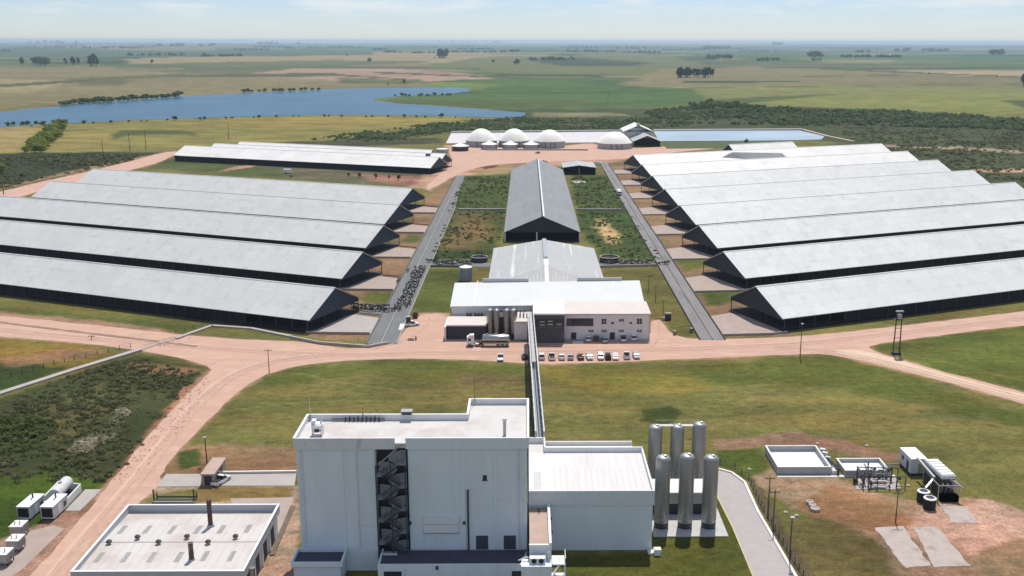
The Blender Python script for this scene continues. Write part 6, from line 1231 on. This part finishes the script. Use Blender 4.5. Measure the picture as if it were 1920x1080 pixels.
for n_, u, v_, h, du, lab in ((9, 1345, 111, 8, 26, 'tree in the near right far clump'), (8, 1345, 92, 6, 26, 'tree in the row above the near right far clump'), (7, 1440, 115, 6, 18, 'tree in the low clump right of the near far clump'), (5, 1528, 108, 11, 17, 'tree in the taller far right clump'), (4, 1525, 114, 4, 14, 'bush below the taller far right clump'), (7, 1618, 99, 5, 14, 'tree in the short far right row'), (14, 1720, 97, 6, 60, 'tree in the long far right row'), (6, 1872, 103, 9, 12, 'tree in the dark clump near the right edge'), (8, 1457, 85, 5, 12, 'tree in the hazy clump on the right horizon'), (9, 100, 82, 5, 60, 'tree in the hazy row on the left horizon'), (12, 350, 87, 5, 55, 'tree in the dark hazy belt left of centre'), (8, 520, 84, 5, 40, 'tree in the dark hazy belt beyond the tan field'), (8, 1090, 96, 4, 26, 'tree in the small far clump right of centre'), (6, 958, 98, 5, 14, 'tree in the small far clump above the dark field'), (10, 880, 81, 4, 60, 'tree in the hazy row on the middle horizon'), (7, 1180, 92, 4, 30, 'tree in the faint far row right of centre')):
    grove(n_, u, v_, h, du, .8, rnd, lab, lab.replace('tree in ', 'trees in ').replace('bush below', 'bushes below'), 1.5)
# lake shore
for k in range(26):
    u = 112+k*9.0; v_ = 198-(u-112)*.072; plant(u, v_, tr_.uniform(6, 11), rnd, 'bush in the dense row on the left far lake shore', 'bushes on the left far shore', None, 3, 1.2, 1.5)
for k in range(14): plant(455+k*11, 173.5-k*.3, tr_.uniform(4, 8), rnd, 'bush in the loose row on the middle far lake shore', 'bushes on the middle far shore', None, 4, 1, 1.4)
for k in range(34):
    u = 0+k*26; v_ = 238-(u/300)*12 if u < 300 else (226-(u-300)/260*7.5 if u < 560 else 218.5+(u-560)/300*1.5)
    plant(u, v_+.5, tr_.choice([3, 4, 4, 5, 7]), rnd, 'small bush on the near lake shore bank', 'bushes on the near lake bank', None, 12, .6, 1.2)
for k in range(12): plant(745+k*9, 181-k*.2, tr_.uniform(3, 7), rnd, 'bush on the green spit reaching into the lake', 'bushes on the lake spit', None, 5, .8, 1.3)
for k in range(9): plant(15+k*14, 236-k*.6, 7, rnd, 'bush in the hedge end by the near lake shore', 'bushes by the hedge end', None, 5, .8, 1.2)
G_ = {'crown': leaf_g}
for k in range(46):
    q = k/45; plant(58+q*56+tr_.uniform(-20, 20)*(1.1-q*.5), 287-q*46, tr_.uniform(11, 16), rnd, 'bright green bush in the hedge belt on the yellow meadow', 'bright hedge belt', G_, 2, 1.5, 1.15)
for u, v_, h, lab in ((4, 325, 16, 'bright green tree at the left edge above the barns'), (41, 332, 7, 'small bush in the dark scrub at left'), (1210, 262, 8, 'dark bush beside the gabled shed'), (1400, 268, 7, 'dark bush on the lagoon bank'), (693, 283, 6, 'small bare shrub behind the lone white shed'), (546, 333, 5, 'small shrub in the pasture below the white trailer')): plant(u, v_, h, rnd, lab, None, G_ if u == 4 else None)
for k in range(5): plant(648+k*26, 330+k*1.5, tr_.uniform(7, 11), rnd, 'thin dusty shrub before the open side of the lone white shed', 'shrubs before the lone white shed', {'crown': leaf_s}, 6, 2, .7)
for t_ in TP: kill(t_)
def scatter(poly_px, n_, seed): 
    P_ = px(*poly_px); r_ = random.Random(seed); xs = [p[0] for p in P_]; ys_ = [p[1] for p in P_]; k = 0; res = []
    while k < n_:
        x = r_.uniform(min(xs), max(xs)); y = r_.uniform(min(ys_), max(ys_)); ins = False
        for i in range(len(P_)):
            a, b_ = P_[i], P_[(i+1) % len(P_)]
            if (a[1] > y) != (b_[1] > y) and x < a[0]+(y-a[1])*(b_[0]-a[0])/(b_[1]-a[1]): ins = not ins
        if ins: res.append((x, y)); k += 1
    return res
def stuff(name, label, cat, pts, m_, rlo, rhi, nq, qs, seed, hk=.8):
    r_ = random.Random(seed); mb = MB()
    for x, y in pts:
        d_ = float(vnoise(np.array([x]), np.array([y]), 30*rlo, seed)[0])
        if d_ < r_.uniform(0, .62): continue
        q = r_.uniform(rlo, rhi)*(.6+.8*d_); clump(mb, x, y, q*.25, q, q*hk, nq, q*qs, r_)
    o = obj(name, mb, m_, None, kind='stuff'); o['label'] = label; o['category'] = cat; return o
stuff('thicket', 'dark green wetland thicket stretching behind the right barns and lagoon', 'thicket', scatter([(1290, 200), (1400, 205), (1660, 208), (1870, 222), (2100, 232), (2100, 252), (1800, 240), (1500, 236), (1250, 232), (1200, 212)], 2300, 1), leaf_w, 1.4, 4.2, 22, .36, 31, .7)
stuff('thicket', 'taller dark clump at the left end of the wetland thicket', 'thicket', scatter([(1285, 196), (1340, 190), (1420, 202), (1500, 212), (1440, 220), (1330, 212)], 260, 21), leafmat('leaf_deep', (0.07, 0.11, 0.035), (0.11, 0.15, 0.05)), 3.0, 5.5, 24, .36, 41, .8)
stuff('thicket', 'lower scrub between the thicket and the right barns', 'thicket', scatter([(1550, 238), (1920, 246), (2150, 262), (2150, 380), (1900, 345), (1650, 285), (1600, 262)], 2400, 2), leaf_s, .7, 1.9, 12, .42, 32, .5)
stuff('thicket', 'scrub belt behind the domes along the lake end', 'thicket', scatter([(560, 262), (700, 246), (820, 232), (960, 222), (1190, 224), (1290, 210), (1300, 236), (1180, 246), (840, 247), (760, 262), (640, 268)], 1900, 3), leaf_w, .9, 2.7, 14, .4, 33, .55)
stuff('scrub', 'dark scrub growing below the white channel at left', 'scrub', scatter([(-150, 810), (0, 746), (262, 668), (330, 692), (375, 696), (320, 775), (240, 872), (185, 905), (0, 905), (-150, 930)], 1500, 4), leaf_s, .3, 1.0, 20, .30, 34, .5)
stuff('scrub', 'green shrubs in the damp corner at left', 'scrub', scatter([(-60, 800), (60, 770), (110, 800), (60, 850), (-60, 860)], 260, 5), leafmat('leaf_damp', (0.10, 0.13, 0.035), (0.15, 0.17, 0.06)), .4, 1.1, 22, .30, 35, .75)
stuff('reeds', 'pale dry reeds in the scrub at left', 'reeds', scatter([(225, 765), (245, 775), (215, 820), (160, 852), (125, 850), (150, 828), (195, 800)], 520, 6), reed_m, .25, .65, 14, .3, 36, 1.1)
stuff('weeds', 'dark weeds growing beside the central barn', 'weeds', scatter([(870, 332), (958, 330), (940, 440), (918, 482), (806, 488), (852, 372)], 800, 7)+scatter([(1072, 332), (1136, 332), (1240, 486), (1132, 482), (1090, 430)], 700, 8), leafmat('leaf_weed', (0.11, 0.14, 0.05), (0.16, 0.15, 0.075)), .3, 1.0, 9, .5, 37, .22)
stuff('scrub', 'dark scrub left of the far dirt road', 'scrub', scatter([(-60, 300), (130, 290), (300, 288), (190, 314), (60, 340), (-60, 370)], 700, 9), leaf_s, 1.0, 2.4, 14, .38, 38, .55)
st_ = MB(); sr = random.Random(8)
for x, y in scatter([(384, 700), (355, 720), (250, 850), (205, 905), (222, 910), (300, 860), (372, 760), (395, 715)], 300, 13)+scatter([(262, 650), (300, 636), (345, 628), (360, 634), (300, 650)], 120, 14):
    q = sr.uniform(.08, .26); a = sr.uniform(0, 6.28)
    st_.lathe([(q*.8, 0), (q, q*.35), (q*.55, q*.75), (q*.1, q*.85)], x, y, 5)
o = obj('rubble_bank', st_, stone, None, kind='stuff'); o['label'] = 'reddish rubble along the shoulder of the curved dirt road'; o['category'] = 'rubble'

fw_ = MB(); r5 = random.Random(77)
for i in range(95):
    v0 = 79.5+abs(r5.gauss(0, 1))*10; u0 = r5.uniform(-60, 1980); wd = r5.uniform(8, 55)
    for k in range(int(5+wd*.5)):
        x, y = at(u0+r5.uniform(-wd, wd), v0+r5.uniform(-.25, .25)); z = float(gz(x, y))
        if math.hypot(x, y) > 24000 or math.hypot(x, y) < 3300: continue
        for _ in range(12): x, y = at(u0+(k/(5+wd*.5)-.5)*2*wd, v0, z); z = float(gz(x, y))
        q = r5.uniform(7, 15); clump(fw_, x+r5.uniform(-30, 30), y+r5.uniform(-30, 30), z+q*.3, q, q*.9, 10, q*.42, r5)
o = obj('far_woods', fw_, leaf_d, None, kind='stuff'); o['label'] = 'dark tree belts scattered over the far plain to the horizon'; o['category'] = 'woods'
# ------------------------------------------------------------------ haze
hz = MB().box(-38000, 38000, -700, 45000, -75, 112)
o = obj('haze', hz, black_m, None, kind='stuff'); o['label'] = 'thin blue haze over the whole plain'; o['category'] = 'haze'
hm = bpy.data.materials.new('haze'); hm.use_nodes = True; n = hm.node_tree; n.nodes.clear(); ou = n.nodes.new('ShaderNodeOutputMaterial'); pv = n.nodes.new('ShaderNodeVolumePrincipled')
pv.inputs['Color'].default_value = (.66, .85, .98, 1); pv.inputs['Density'].default_value = 0.00005; pv.inputs['Anisotropy'].default_value = 0.2
n.links.new(pv.outputs[0], ou.inputs['Volume']); o.data.materials.clear(); o.data.materials.append(hm)
